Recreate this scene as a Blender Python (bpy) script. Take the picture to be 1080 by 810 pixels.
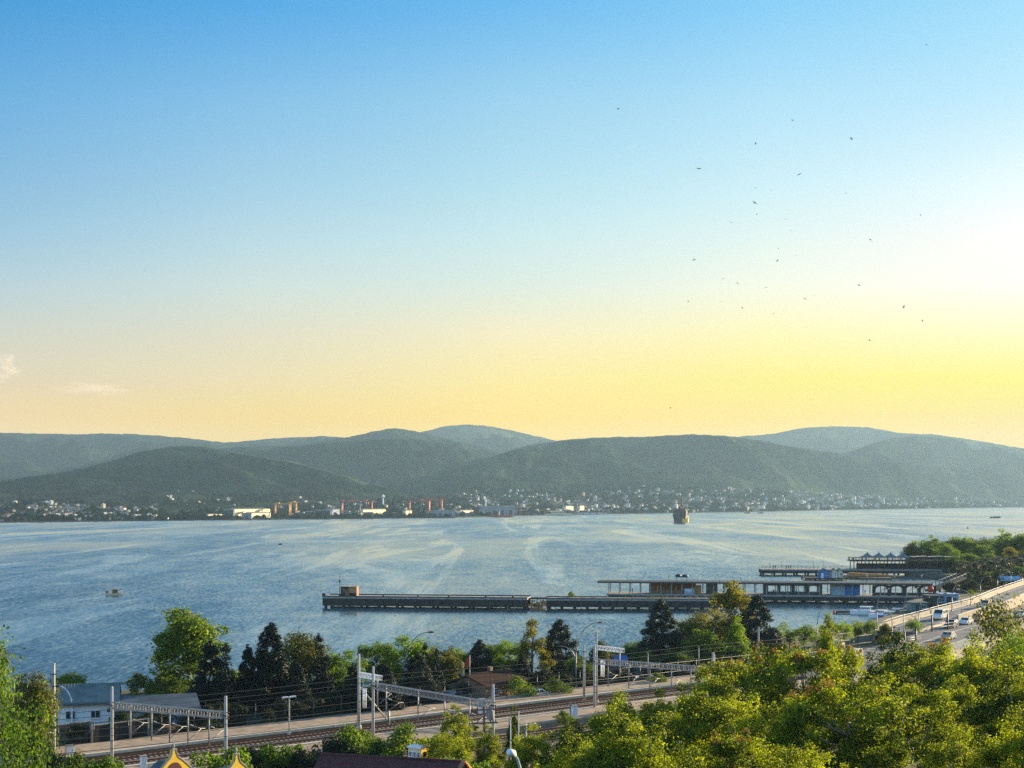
import bpy, bmesh, math, random
import numpy as np
from mathutils import Vector, Matrix, noise as mnoise

SC = bpy.context.scene
for _o in list(bpy.data.objects):
    bpy.data.objects.remove(_o)
COL = SC.collection
R = math.radians

# ------------------------------------------------------------------ camera
F, CX, HY, H = 1500.0, 540.0, 528.0, 30.0        # focal length, centre and horizon in photograph pixels; eye height (m)
cam = bpy.data.cameras.new('camera'); cam_o = bpy.data.objects.new('camera', cam); COL.objects.link(cam_o)
cam_o.location = (0, 0, H); cam_o.rotation_euler = (R(90), 0, 0)
cam.sensor_width = 36.0; cam.lens = 50.0; cam.shift_y = 123 / 1080
cam.clip_start = 0.5; cam.clip_end = 40000
SC.camera = cam_o

# ------------------------------------------------------------------ sky, sun, exposure
SUN_AZ, SUN_EL = 50.0, 12.0                        # degrees right of the view, degrees up
EXPO = 1.35
world = bpy.data.worlds.new('World'); SC.world = world; world.use_nodes = True
def build_world():
    nt = world.node_tree; N = nt.nodes; L = nt.links
    bg = N['Background']; bg.inputs[1].default_value = 0.1
    sky = N.new('ShaderNodeTexSky'); sky.sky_type = 'NISHITA'; sky.sun_disc = False
    sky.sun_elevation = R(SUN_EL); sky.sun_rotation = R(SUN_AZ)
    sky.dust_density = 1.0; sky.air_density = 1.0; sky.ozone_density = 3.0
    tc = N.new('ShaderNodeTexCoord'); sp = N.new('ShaderNodeSeparateXYZ'); L.new(tc.outputs['Generated'], sp.inputs[0])
    def math_(op, a, b=None):
        n = N.new('ShaderNodeMath'); n.operation = op
        for i, v in enumerate((a, b)):
            if v is None: continue
            if isinstance(v, (int, float)): n.inputs[i].default_value = v
            else: L.new(v, n.inputs[i])
        return n.outputs[0]
    hyp = math_('SQRT', math_('MAXIMUM', math_('ADD', math_('MULTIPLY', sp.outputs[0], sp.outputs[0]), math_('MULTIPLY', sp.outputs[1], sp.outputs[1])), 1e-6))
    sinaz = math_('DIVIDE', sp.outputs[0], hyp)
    elev = math_('MULTIPLY', math_('ARCSINE', sp.outputs[2]), 57.29578 / 40.0)     # 0..40 degrees -> 0..1
    def ramp(keys):
        r = N.new('ShaderNodeValToRGB'); cr = r.color_ramp; cr.interpolation = 'LINEAR'
        while len(cr.elements) < len(keys): cr.elements.new(0.5)
        for e, (p, c) in zip(cr.elements, keys):
            e.position = p; e.color = (c[0] / 8, c[1] / 8, c[2] / 8, 1)
        L.new(elev, r.inputs[0]); return r.outputs[0]
    r5 = [ramp(k) for k in SKY_GRADE]
    def sstep(lo, hi):
        m = N.new('ShaderNodeMapRange'); m.interpolation_type = 'LINEAR'; m.clamp = True
        m.inputs[1].default_value = lo; m.inputs[2].default_value = hi; L.new(sinaz, m.inputs[0]); return m.outputs[0]
    def mix(f, a, b, t='MIX'):
        m = N.new('ShaderNodeMix'); m.data_type = 'RGBA'; m.blend_type = t; m.clamp_factor = True
        if isinstance(f, float): m.inputs[0].default_value = f
        else: L.new(f, m.inputs[0])
        L.new(a, m.inputs[6]); L.new(b, m.inputs[7]); return m.outputs[2]
    grade = r5[0]
    for k_, (a_, b_) in enumerate(((-0.337, -0.177), (-0.177, 0.0), (0.0, 0.177), (0.177, 0.337))): grade = mix(sstep(a_, b_), grade, r5[k_ + 1])
    back = N.new('ShaderNodeMapRange'); back.clamp = True; L.new(math_('MULTIPLY', sp.outputs[1], -1.0), back.inputs[0])     # sky behind the viewer, brightened as added fill for shaded near faces
    for i_, q_ in enumerate((-0.2, 0.8, 1.0, 2.0)): back.inputs[1 + i_].default_value = q_
    gb = N.new('ShaderNodeVectorMath'); gb.operation = 'SCALE'; L.new(grade, gb.inputs[0]); L.new(back.outputs[0], gb.inputs[3]); grade = gb.outputs[0]
    v = N.new('ShaderNodeVectorMath'); v.operation = 'MULTIPLY'; L.new(sky.outputs[0], v.inputs[0]); L.new(grade, v.inputs[1])
    v2 = N.new('ShaderNodeVectorMath'); v2.operation = 'SCALE'; L.new(v.outputs[0], v2.inputs[0]); v2.inputs[3].default_value = 8.0
    L.new(v2.outputs[0], bg.inputs[0])
SKY_GRADE = (
    [(0.0253, (1.693, 1.089, 0.38)), (0.0793, (1.55, 0.813, 0.269)), (0.1152, (1.345, 0.765, 0.452)), (0.1599, (1.242, 0.815, 0.574)), (0.2043, (1.042, 0.848, 0.719)), (0.2483, (0.818, 0.821, 0.768)), (0.2918, (0.666, 0.784, 0.789)), (0.3772, (0.406, 0.756, 0.867)), (0.4599, (0.138, 0.65, 0.879)), (0.85, (0.75, 0.9, 1.0))],
    [(0.026000000000000002, (1.339, 0.841, 0.104)), (0.0816, (1.308, 0.685, 0.076)), (0.11854999999999999, (1.279, 0.734, 0.334)), (0.16454999999999997, (1.266, 0.781, 0.485)), (0.2102, (1.179, 0.883, 0.648)), (0.2554, (1.019, 0.895, 0.729)), (0.30010000000000003, (0.853, 0.867, 0.762)), (0.38765, (0.595, 0.834, 0.84)), (0.47235, (0.214, 0.7, 0.891)), (0.85, (0.75, 0.9, 1.0))],
    [(0.0267, (0.991, 0.643, 0.001)), (0.0839, (1.129, 0.617, 0.001)), (0.1219, (1.184, 0.697, 0.18)), (0.1692, (1.269, 0.775, 0.403)), (0.2161, (1.102, 0.835, 0.588)), (0.2625, (1.017, 0.888, 0.686)), (0.3084, (0.883, 0.886, 0.717)), (0.3981, (0.698, 0.862, 0.783)), (0.4848, (0.304, 0.744, 0.861)), (0.85, (0.75, 0.9, 1.0))],
    [(0.026000000000000002, (0.676, 0.479, 0.0)), (0.0817, (0.79, 0.478, 0.0)), (0.1187, (0.855, 0.572, 0.045)), (0.16475, (1.0, 0.678, 0.27)), (0.21039999999999998, (1.056, 0.768, 0.52)), (0.25565, (0.995, 0.805, 0.6)), (0.3004, (0.896, 0.833, 0.666)), (0.388, (0.715, 0.83, 0.73)), (0.4728, (0.439, 0.774, 0.791)), (0.85, (0.725, 0.875, 0.975))],
    [(0.0253, (0.398, 0.289, 0.0)), (0.0795, (0.495, 0.321, 0.0)), (0.1155, (0.568, 0.437, 0.006)), (0.1603, (0.671, 0.524, 0.276)), (0.2047, (0.817, 0.631, 0.505)), (0.2488, (0.89, 0.655, 0.552)), (0.2924, (0.818, 0.713, 0.597)), (0.3779, (0.584, 0.693, 0.641)), (0.4608, (0.45, 0.702, 0.681)), (0.85, (0.7, 0.85, 0.95))],
)
build_world()
sun = bpy.data.lights.new('sun', 'SUN'); sun_o = bpy.data.objects.new('sun', sun); COL.objects.link(sun_o)
sun.energy = 5.0; sun.angle = R(0.5); sun.color = (1.0, 0.80, 0.50)
sun_o.rotation_euler = (R(90 - SUN_EL), 0, R(180 - SUN_AZ)); sun_o.location = (0, 0, 200)
SC.view_settings.view_transform = 'Standard'; SC.view_settings.look = 'None'
SC.view_settings.exposure = EXPO; SC.view_settings.gamma = 1.0; SC.view_settings.use_curve_mapping = False
SC.cycles.use_denoising = False; SC.cycles.use_adaptive_sampling = False
SC.cycles.max_bounces = 6; SC.cycles.diffuse_bounces = 2; SC.cycles.glossy_bounces = 2
SC.cycles.transmission_bounces = 3; SC.cycles.volume_bounces = 0; SC.cycles.transparent_max_bounces = 6
SC.cycles.caustics_reflective = False; SC.cycles.caustics_refractive = False

# ------------------------------------------------------------------ helpers
def P(px, py, d):
    return Vector(((px - CX) / F * d, d, H - (py - HY) / F * d))
def G(px, py, z=2.0):
    return P(px, py, (H - z) * F / (py - HY))
def interp(x, pts):
    return float(np.interp(x, [p[0] for p in pts], [p[1] for p in pts]))

def tag(o, label=None, cat=None, group=None, kind=None):
    if label: o['label'] = label
    if cat: o['category'] = cat
    if group: o['group'] = group
    if kind: o['kind'] = kind
    return o
def empty(name, loc, rz=0.0, label=None, cat=None, group=None):
    o = bpy.data.objects.new(name, None); COL.objects.link(o)
    o.location = loc; o.rotation_euler = (0, 0, rz); o.empty_display_size = 0.3
    return tag(o, label, cat, group)
def children(o): return [c for c in COL.objects if c.parent == o]
KIDS = {}
def copy_tree(root, loc, rz=0.0, scale=None, label=None, group=None):
    r = root.copy(); COL.objects.link(r); r.location = loc; r.rotation_euler = (0, 0, rz)
    if scale is not None: r.scale = scale if not isinstance(scale, (int, float)) else (scale,) * 3
    if label: r['label'] = label
    if group: r['group'] = group
    def rec(src, dst):
        for ch in KIDS.get(src.name, []):
            c = ch.copy(); COL.objects.link(c); c.parent = dst; rec(ch, c)
    rec(root, r)
    return r

class MB:
    """collects shapes, then links them as ONE mesh object"""
    def __init__(s): s.v = []; s.f = []; s.m = []; s.smooth = []
    def add(s, vs, fs, mi=0, sm=False):
        b = len(s.v); s.v += [tuple(v) for v in vs]
        for f in fs: s.f.append(tuple(b + i for i in f)); s.m.append(mi); s.smooth.append(sm)
        return s
    def box(s, c, size, rz=0.0, mi=0, taper=1.0):
        cx, cy, cz = c; a, b, h = size[0] / 2, size[1] / 2, size[2] / 2
        co, si = math.cos(rz), math.sin(rz); vs = []
        for dz, t in ((-h, 1.0), (h, taper)):
            for x, y in ((-a, -b), (a, -b), (a, b), (-a, b)):
                x *= t; y *= t
                vs.append((cx + x * co - y * si, cy + x * si + y * co, cz + dz))
        return s.add(vs, [(3, 2, 1, 0), (4, 5, 6, 7), (0, 1, 5, 4), (1, 2, 6, 5), (2, 3, 7, 6), (3, 0, 4, 7)], mi)
    def bar(s, p, q, w, h=None, mi=0):
        """square bar from p to q"""
        return s.tube([p, q], [w * 0.707, w * 0.707], 4, mi, False)
    def tube(s, pts, rad, n=6, mi=0, sm=True):
        pts = [Vector(p) for p in pts]
        if isinstance(rad, (int, float)): rad = [rad] * len(pts)
        vs = []; fs = []
        for i, p in enumerate(pts):
            d = (pts[min(i + 1, len(pts) - 1)] - pts[max(i - 1, 0)]).normalized()
            up = Vector((0, 0, 1)) if abs(d.z) < 0.95 else Vector((1, 0, 0))
            a = d.cross(up).normalized(); b = a.cross(d)
            for k in range(n):
                t = 2 * math.pi * (k + 0.5) / n
                vs.append(p + (a * math.cos(t) + b * math.sin(t)) * rad[i])
        for i in range(len(pts) - 1):
            for k in range(n):
                k2 = (k + 1) % n
                fs.append((i * n + k, i * n + k2, (i + 1) * n + k2, (i + 1) * n + k))
        fs.append(tuple(range(n))[::-1]); fs.append(tuple(range((len(pts) - 1) * n, len(pts) * n)))
        return s.add(vs, fs, mi, sm)
    def prism(s, poly, a, b, mi=0):
        """closed polygon of points `poly` moved by vectors a and b"""
        n = len(poly); a = Vector(a); b = Vector(b)
        vs = [Vector(p) + a for p in poly] + [Vector(p) + b for p in poly]
        fs = [tuple(range(n))[::-1], tuple(range(n, 2 * n))] + [(i, (i + 1) % n, n + (i + 1) % n, n + i) for i in range(n)]
        return s.add(vs, fs, mi)
    def gable(s, c, size, h, over=0.3, rz=0.0, mi=0, thick=0.18):
        """a gabled roof: c = centre of the eaves plane, ridge along local x"""
        a, b = size[0] / 2 + over, size[1] / 2 + over
        co, si = math.cos(rz), math.sin(rz)
        def T(x, y, z): return (c[0] + x * co - y * si, c[1] + x * si + y * co, c[2] + z)
        prof = [(-b, 0), (0, h), (b, 0), (b, thick), (0, h + thick), (-b, thick)]
        n = 6; vs = [T(-a, y, z) for y, z in prof] + [T(a, y, z) for y, z in prof]
        fs = [(i, (i + 1) % n, n + (i + 1) % n, n + i) for i in range(n)]
        fs += [(0, 5, 4, 1), (1, 4, 3, 2), (6, 7, 10, 11), (7, 8, 9, 10)]
        return s.add(vs, fs, mi)
    def gable_wall(s, c, size, h, rz=0.0, mi=0):
        """the wall triangles under a gabled roof"""
        a, b = size[0] / 2, size[1] / 2
        co, si = math.cos(rz), math.sin(rz)
        def T(x, y, z): return (c[0] + x * co - y * si, c[1] + x * si + y * co, c[2] + z)
        vs = [T(-a, -b, 0), T(-a, b, 0), T(-a, 0, h), T(a, -b, 0), T(a, b, 0), T(a, 0, h)]
        return s.add(vs, [(0, 2, 1), (3, 4, 5), (0, 3, 5, 2), (1, 2, 5, 4)], mi)
    def lathe(s, c, prof, n=10, mi=0, sm=True):
        vs = []; fs = []
        for r, z in prof:
            for k in range(n):
                t = 2 * math.pi * k / n; vs.append((c[0] + r * math.cos(t), c[1] + r * math.sin(t), c[2] + z))
        for i in range(len(prof) - 1):
            for k in range(n):
                k2 = (k + 1) % n; fs.append((i * n + k, i * n + k2, (i + 1) * n + k2, (i + 1) * n + k))
        fs.append(tuple(range(n))[::-1]); fs.append(tuple(range((len(prof) - 1) * n, len(prof) * n)))
        return s.add(vs, fs, mi, sm)
    def build(s, name, mats, parent=None):
        me = bpy.data.meshes.new(name); me.from_pydata(s.v, [], s.f)
        if not isinstance(mats, (list, tuple)): mats = [mats]
        for m in mats: me.materials.append(m)
        me.polygons.foreach_set('material_index', s.m); me.polygons.foreach_set('use_smooth', s.smooth); me.update()
        bm = bmesh.new(); bm.from_mesh(me); bmesh.ops.recalc_face_normals(bm, faces=bm.faces); bm.to_mesh(me); bm.free()
        o = bpy.data.objects.new(name, me); COL.objects.link(o)
        if parent is not None:
            o.parent = parent; KIDS.setdefault(parent.name, []).append(o)
        return o

def np_mesh(name, verts, faces, mats, midx=None, smooth=False, parent=None):
    """fast mesh from arrays; faces (n,k)"""
    verts = np.asarray(verts, np.float32); faces = np.asarray(faces, np.int32)
    me = bpy.data.meshes.new(name); k = faces.shape[1]
    me.vertices.add(len(verts)); me.vertices.foreach_set('co', verts.ravel())
    me.loops.add(faces.size); me.loops.foreach_set('vertex_index', faces.ravel())
    me.polygons.add(len(faces)); me.polygons.foreach_set('loop_start', np.arange(len(faces), dtype=np.int32) * k)
    for m in mats: me.materials.append(m)
    if midx is not None: me.polygons.foreach_set('material_index', np.asarray(midx, np.int32))
    me.polygons.foreach_set('use_smooth', np.full(len(faces), smooth))
    me.update(calc_edges=True); me.validate()
    o = bpy.data.objects.new(name, me); COL.objects.link(o)
    if parent is not None:
        o.parent = parent; KIDS.setdefault(parent.name, []).append(o)
    return o

# ------------------------------------------------------------------ materials
def lin(c):
    return tuple(((v / 255) / 12.92 if v / 255 <= 0.04045 else ((v / 255 + 0.055) / 1.055) ** 2.4) for v in c)
def mat(name, col, rough=0.7, var=0.25, scale=1.5, metal=0.0, bump=0.0, spec=0.5, col2=None, coord='Object', stretch=(1, 1, 1)):
    m = bpy.data.materials.new(name); m.use_nodes = True; nt = m.node_tree; N = nt.nodes; L = nt.links
    b = N['Principled BSDF']; b.inputs['Roughness'].default_value = rough; b.inputs['Metallic'].default_value = metal
    b.inputs['Specular IOR Level'].default_value = spec
    tc = N.new('ShaderNodeTexCoord'); mp = N.new('ShaderNodeMapping'); mp.inputs['Scale'].default_value = stretch
    L.new(tc.outputs[coord], mp.inputs[0])
    n = N.new('ShaderNodeTexNoise'); n.inputs['Scale'].default_value = scale; n.inputs['Detail'].default_value = 5; n.inputs['Roughness'].default_value = 0.65
    L.new(mp.outputs[0], n.inputs['Vector'])
    cr = N.new('ShaderNodeValToRGB'); e = cr.color_ramp.elements
    lo = col2 if col2 else tuple(c * (1 - var) for c in col); hi = col if col2 else tuple(min(1, c * (1 + var)) for c in col)
    e[0].position = 0.35; e[0].color = (*lo, 1); e[1].position = 0.65; e[1].color = (*hi, 1)
    L.new(n.outputs[0], cr.inputs[0]); L.new(cr.outputs[0], b.inputs['Base Color'])
    if bump:
        bp = N.new('ShaderNodeBump'); bp.inputs['Strength'].default_value = min(1, bump); bp.inputs['Distance'].default_value = 0.1
        L.new(n.outputs[0], bp.inputs['Height']); L.new(bp.outputs[0], b.inputs['Normal'])
    return m
def leaf_mat(name, dark, light, trans=0.45, tint=(1.0, 1.0, 0.55), obj_var=0.35, lo=0.12):
    m = bpy.data.materials.new(name); m.use_nodes = True; nt = m.node_tree; N = nt.nodes; L = nt.links
    N.remove(N['Principled BSDF']); out = N['Material Output']
    g = N.new('ShaderNodeNewGeometry'); oi = N.new('ShaderNodeObjectInfo'); tc = N.new('ShaderNodeTexCoord')
    nz = N.new('ShaderNodeTexNoise'); nz.inputs['Scale'].default_value = 0.45; nz.inputs['Detail'].default_value = 3; L.new(tc.outputs['Object'], nz.inputs['Vector'])
    def ma(op, a, b):
        n = N.new('ShaderNodeMath'); n.operation = op
        for i, v in enumerate((a, b)):
            if isinstance(v, (int, float)): n.inputs[i].default_value = v
            else: L.new(v, n.inputs[i])
        return n.outputs[0]
    f = ma('ADD', ma('MULTIPLY', g.outputs['Random Per Island'], 0.5), ma('MULTIPLY', ma('SUBTRACT', nz.outputs[0], 0.5), 1.4))
    f = ma('ADD', f, ma('ADD', ma('MULTIPLY', oi.outputs['Random'], obj_var), 0.05))
    cr = N.new('ShaderNodeValToRGB'); e = cr.color_ramp.elements
    e[0].position = lo; e[0].color = (*dark, 1); e[1].position = 1.0; e[1].color = (*light, 1)
    L.new(f, cr.inputs[0])
    d = N.new('ShaderNodeBsdfPrincipled'); d.inputs['Roughness'].default_value = 0.55; d.inputs['Specular IOR Level'].default_value = 0.3
    L.new(cr.outputs[0], d.inputs['Base Color'])
    mx = N.new('ShaderNodeVectorMath'); mx.operation = 'MULTIPLY'; L.new(cr.outputs[0], mx.inputs[0]); mx.inputs[1].default_value = tint
    sc = N.new('ShaderNodeVectorMath'); sc.operation = 'SCALE'; L.new(mx.outputs[0], sc.inputs[0]); sc.inputs[3].default_value = 1.8
    t = N.new('ShaderNodeBsdfTranslucent'); L.new(sc.outputs[0], t.inputs[0])
    ms = N.new('ShaderNodeMixShader'); ms.inputs[0].default_value = trans; L.new(d.outputs[0], ms.inputs[1]); L.new(t.outputs[0], ms.inputs[2])
    L.new(ms.outputs[0], out.inputs[0])
    return m

M = {}
M['concrete'] = mat('concrete', (0.33, 0.31, 0.28), 0.9, 0.3, 0.8, bump=0.3)
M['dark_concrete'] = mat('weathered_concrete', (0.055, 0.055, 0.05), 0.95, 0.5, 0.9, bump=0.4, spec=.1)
M['platform'] = mat('platform_paving', (0.36, 0.26, 0.17), 0.9, 0.3, 0.7)
M['edge'] = mat('platform_edge', (0.62, 0.55, 0.42), 0.85, 0.15, 2.0)
M['ballast'] = mat('ballast', (0.23, 0.155, 0.105), 0.95, 0.5, 3.0, bump=0.6)
M['rust'] = mat('rusty_steel', (0.16, 0.065, 0.03), 0.7, 0.4, 3.0, metal=0.3)
M['sleeper'] = mat('sleeper_concrete', (0.36, 0.31, 0.26), 0.9, 0.25, 2.5)
M['steel'] = mat('galvanised_steel', (0.30, 0.31, 0.32), 0.55, 0.25, 2.0, metal=0.4)
M['pole'] = mat('concrete_pole', (0.46, 0.44, 0.40), 0.8, 0.2, 1.2)
M['dark_metal'] = mat('dark_metal', (0.06, 0.065, 0.065), 0.5, 0.3, 2.0, metal=0.4)
M['white'] = mat('white_paint', (0.85, 0.85, 0.83), 0.6, 0.06, 1.0)
M['cream'] = mat('cream_paint', (0.72, 0.62, 0.42), 0.7, 0.08, 1.0)
M['yellow'] = mat('ochre_yellow_paint', (0.92, 0.56, 0.02), 0.6, 0.1, 1.0)
M['blue'] = mat('blue_paint', (0.03, 0.17, 0.42), 0.6, 0.15, 1.0)
M['pale_blue'] = mat('pale_blue_sheet', (0.33, 0.47, 0.56), 0.6, 0.15, 1.0)
M['teal'] = mat('teal_sheet', (0.10, 0.22, 0.22), 0.6, 0.2, 1.0)
M['red'] = mat('red_paint', (0.55, 0.05, 0.03), 0.6, 0.1, 1.0)
M['orange'] = mat('orange_wall', (0.50, 0.23, 0.07), 0.8, 0.2, 1.0)
M['wood'] = mat('old_timber', (0.22, 0.13, 0.07), 0.85, 0.3, 2.0)
M['tile'] = mat('red_brown_tiles', (0.12, 0.035, 0.028), 0.9, 0.35, 3.0, bump=0.5)
M['tile_orange'] = mat('orange_ridge_tiles', (0.50, 0.20, 0.09), 0.8, 0.2, 3.0)
M['brick'] = mat('brown_masonry', (0.26, 0.16, 0.10), 0.9, 0.3, 1.5, bump=0.3)
M['tin_green'] = mat('grey_green_roof_sheet', (0.17, 0.20, 0.19), 0.95, 0.25, 0.7, spec=.03)
M['tin_grey'] = mat('grey_roof_sheet', (0.12, 0.145, 0.155), 0.95, 0.2, 0.5, spec=.03)
M['glass'] = mat('window_glass', (0.03, 0.04, 0.05), 0.1, 0.2, 1.0)
M['asphalt'] = mat('asphalt', (0.17, 0.168, 0.168), 0.9, 0.3, 0.35, bump=0.2, spec=.15)
M['barrier'] = mat('road_barrier', (0.38, 0.32, 0.24), 0.9, 0.2, 0.8)
M['bark'] = mat('bark', (0.12, 0.085, 0.06), 0.95, 0.35, 3.0, bump=0.5)
M['pale_bark'] = mat('pale_bark', (0.34, 0.28, 0.20), 0.95, 0.25, 3.0, bump=0.4)
M['tyre'] = mat('tyre_rubber', (0.02, 0.02, 0.02), 0.9, 0.1, 2.0)
M['canvas'] = mat('grey_canvas', (0.17, 0.19, 0.19), 0.8, 0.2, 1.0)
M['hull_dark'] = mat('dark_hull', (0.035, 0.035, 0.045), 0.6, 0.3, 0.2)
M['crane_red'] = mat('crane_red', (0.62, 0.08, 0.03), 0.6, 0.15, 0.1)
M['crane_yellow'] = mat('crane_yellow', (0.75, 0.36, 0.08), 0.6, 0.15, 0.1)
M['crane_dark'] = mat('crane_dark', (0.05, 0.06, 0.08), 0.6, 0.2, 0.1)
M['wire'] = mat('copper_wire', (0.07, 0.065, 0.06), 0.6, 0.1, 1.0)
M['skin'] = mat('skin', (0.45, 0.27, 0.19), 0.6, 0.05, 4.0)
M['cloth'] = mat('dark_clothes', (0.04, 0.045, 0.06), 0.9, 0.3, 3.0)
M['feather'] = mat('dark_feathers', (0.05, 0.05, 0.055), 0.8, 0.3, 5.0)
# ------------------------------------------------------------------ the lie of the land
RP, RU, RN = Vector((-16.5, 176.7)), Vector((0.769, 0.639)), Vector((0.639, -0.769))   # railway: a point on the platform edge, along, across (towards the town hill)
def rail(s, t, z=2.0):
    p = RP + RU * s + RN * t
    return Vector((p.x, p.y, z))
RAZ = math.atan2(RU.y, RU.x)
LAND = [(-500, -100), (-500, 208), (-60, 211), (-20, 216), (20, 244), (50, 292), (82, 330), (97, 360), (112, 402), (140, 452),
        (163, 522), (158, 565), (170, 610), (192, 668), (300, 705), (700, 730), (700, -100)]
LA = np.array(LAND, float)
def land_sdf(x, y):
    """signed distance to the shoreline, positive inland"""
    x = np.asarray(x, float); y = np.asarray(y, float); d = np.full(x.shape, 1e9); ins = np.zeros(x.shape, bool)
    n = len(LA)
    for i in range(n):
        a = LA[i]; b = LA[(i + 1) % n]; e = b - a
        t = np.clip(((x - a[0]) * e[0] + (y - a[1]) * e[1]) / (e @ e), 0, 1)
        d = np.minimum(d, np.hypot(x - a[0] - t * e[0], y - a[1] - t * e[1]))
        c = (a[1] > y) != (b[1] > y)
        with np.errstate(divide='ignore', invalid='ignore'):
            xi = (b[0] - a[0]) * (y - a[1]) / (b[1] - a[1] + 1e-12) + a[0]
        ins ^= c & (x < xi)
    return np.where(ins, d, -d)
def ground_z(x, y):
    s = land_sdf(x, y)
    t = (np.asarray(x, float) - RP.x) * RN.x + (np.asarray(y, float) - RP.y) * RN.y
    hill = 23 * (np.maximum(0, t - 38) / 110) ** 1.3
    return np.where(s > 0, 2.0 + hill, np.maximum(-4.0, 2.0 + s * 1.1))
def gz(x, y): return float(ground_z(np.array([x]), np.array([y]))[0])

def build_ground():
    xs = np.concatenate([np.arange(-500, -120, 20), np.arange(-120, 240, 3.0), np.arange(240, 701, 20)])
    ys = np.arange(-99, 731, 3.0)
    X, Y = np.meshgrid(xs, ys); Z = ground_z(X, Y)
    rng = np.random.RandomState(2)
    Z = Z + np.where(Z > 2.3, rng.uniform(-.25, .25, Z.shape), 0)
    nx = len(xs); ii = np.arange(len(ys) - 1)[:, None] * nx + np.arange(nx - 1)[None]; ii = ii.ravel()
    m = mat('earth_and_grass', (0.075, 0.070, 0.038), 0.95, 0.3, 0.16, bump=0.4, col2=(0.02, 0.035, 0.012))
    o = np_mesh('ground', np.stack([X, Y, Z], -1).reshape(-1, 3), np.stack([ii, ii + 1, ii + nx + 1, ii + nx], 1), [m], smooth=True)
    tag(o, 'dry earth and grass ground sloping down from the town to the railway and the bay', 'ground', kind='structure')
build_ground()

# ------------------------------------------------------------------ water
def build_water():
    m = bpy.data.materials.new('bay_water'); m.use_nodes = True; nt = m.node_tree; N = nt.nodes; L = nt.links
    b = N['Principled BSDF']; b.inputs['Base Color'].default_value = (0.060, 0.095, 0.098, 1)
    b.inputs['IOR'].default_value = 1.33
    tc = N.new('ShaderNodeTexCoord')
    def noise_(scale, detail, rough, stretch, rot=0.0, dist=0.0, vec=False):
        mp = N.new('ShaderNodeMapping'); mp.inputs['Scale'].default_value = stretch; mp.inputs['Rotation'].default_value = (0, 0, rot); L.new(tc.outputs['Object'], mp.inputs[0])
        n = N.new('ShaderNodeTexNoise'); n.inputs['Scale'].default_value = scale; n.inputs['Detail'].default_value = detail
        n.inputs['Roughness'].default_value = rough; n.inputs['Distortion'].default_value = dist; L.new(mp.outputs[0], n.inputs['Vector']); return n.outputs[1 if vec else 0]
    def ma(op, a, b_=None):
        n = N.new('ShaderNodeMath'); n.operation = op
        for i, v in enumerate((a, b_)):
            if v is None: continue
            if isinstance(v, (int, float)): n.inputs[i].default_value = v
            else: L.new(v, n.inputs[i])
        return n.outputs[0]
    def mr(v, a, b_, c, d):
        n = N.new('ShaderNodeMapRange'); n.clamp = True; n.interpolation_type = 'SMOOTHSTEP'; L.new(v, n.inputs[0])
        for i, q in enumerate((a, b_, c, d)): n.inputs[1 + i].default_value = q
        return n.outputs[0]
    chop = noise_(1.7, 4, 0.72, (1, 0.20, 1), R(-8), vec=True)
    swell = noise_(0.13, 4, 0.6, (1, 0.35, 1), R(12), vec=True)
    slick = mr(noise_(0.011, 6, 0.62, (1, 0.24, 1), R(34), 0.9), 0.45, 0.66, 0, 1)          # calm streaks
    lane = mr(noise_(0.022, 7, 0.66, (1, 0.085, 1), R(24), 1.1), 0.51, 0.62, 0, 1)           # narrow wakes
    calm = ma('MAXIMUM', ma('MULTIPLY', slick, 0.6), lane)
    wind = mr(noise_(0.007, 3, 0.5, (1, 0.30, 1), R(20), 0.5), 0.35, 0.65, 0.62, 1.25)        # gusts
    amp = ma('MULTIPLY', wind, ma('SUBTRACT', 1.0, ma('MULTIPLY', calm, 0.45)))
    def vm(op, a, b_):
        n = N.new('ShaderNodeVectorMath'); n.operation = op
        for i_, v in enumerate((a, b_)):
            if isinstance(v, tuple): n.inputs[i_].default_value = v
            else: L.new(v, n.inputs[i_])
        return n.outputs[0]
    slope = vm('ADD', vm('MULTIPLY', vm('SUBTRACT', chop, (.5, .5, .5)), (0.44, 0.44, 0)), vm('MULTIPLY', vm('SUBTRACT', swell, (.5, .5, .5)), (.14, .14, 0)))
    sc = N.new('ShaderNodeVectorMath'); sc.operation = 'SCALE'; L.new(slope, sc.inputs[0]); L.new(amp, sc.inputs[3])
    lean = N.new('ShaderNodeCombineXYZ'); lean.inputs[2].default_value = 1.0; L.new(ma('MULTIPLY', ma('MULTIPLY', wind, ma('SUBTRACT', 1.0, ma('MULTIPLY', calm, .30))), -0.094), lean.inputs[1])     # steep wave faces look toward this shore
    bm_ = N.new('ShaderNodeMix'); bm_.data_type = 'RGBA'; L.new(ma('MULTIPLY', calm, .6), bm_.inputs[0]); bm_.inputs[6].default_value = (0.060, 0.095, 0.098, 1); bm_.inputs[7].default_value = (0.20, 0.27, 0.28, 1); L.new(bm_.outputs[2], b.inputs['Base Color'])     # lighter base colour paints the bright sky reflection into the streaks
    nn = N.new('ShaderNodeVectorMath'); nn.operation = 'NORMALIZE'; L.new(vm('ADD', sc.outputs[0], lean.outputs[0]), nn.inputs[0]); L.new(nn.outputs[0], b.inputs['Normal'])
    L.new(mr(calm, 0, 1, 0.16, 0.10), b.inputs['Roughness'])
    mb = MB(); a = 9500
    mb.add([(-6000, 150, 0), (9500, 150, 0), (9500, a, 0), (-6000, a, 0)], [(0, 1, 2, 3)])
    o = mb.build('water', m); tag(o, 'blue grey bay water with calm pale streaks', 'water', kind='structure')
build_water()

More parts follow.
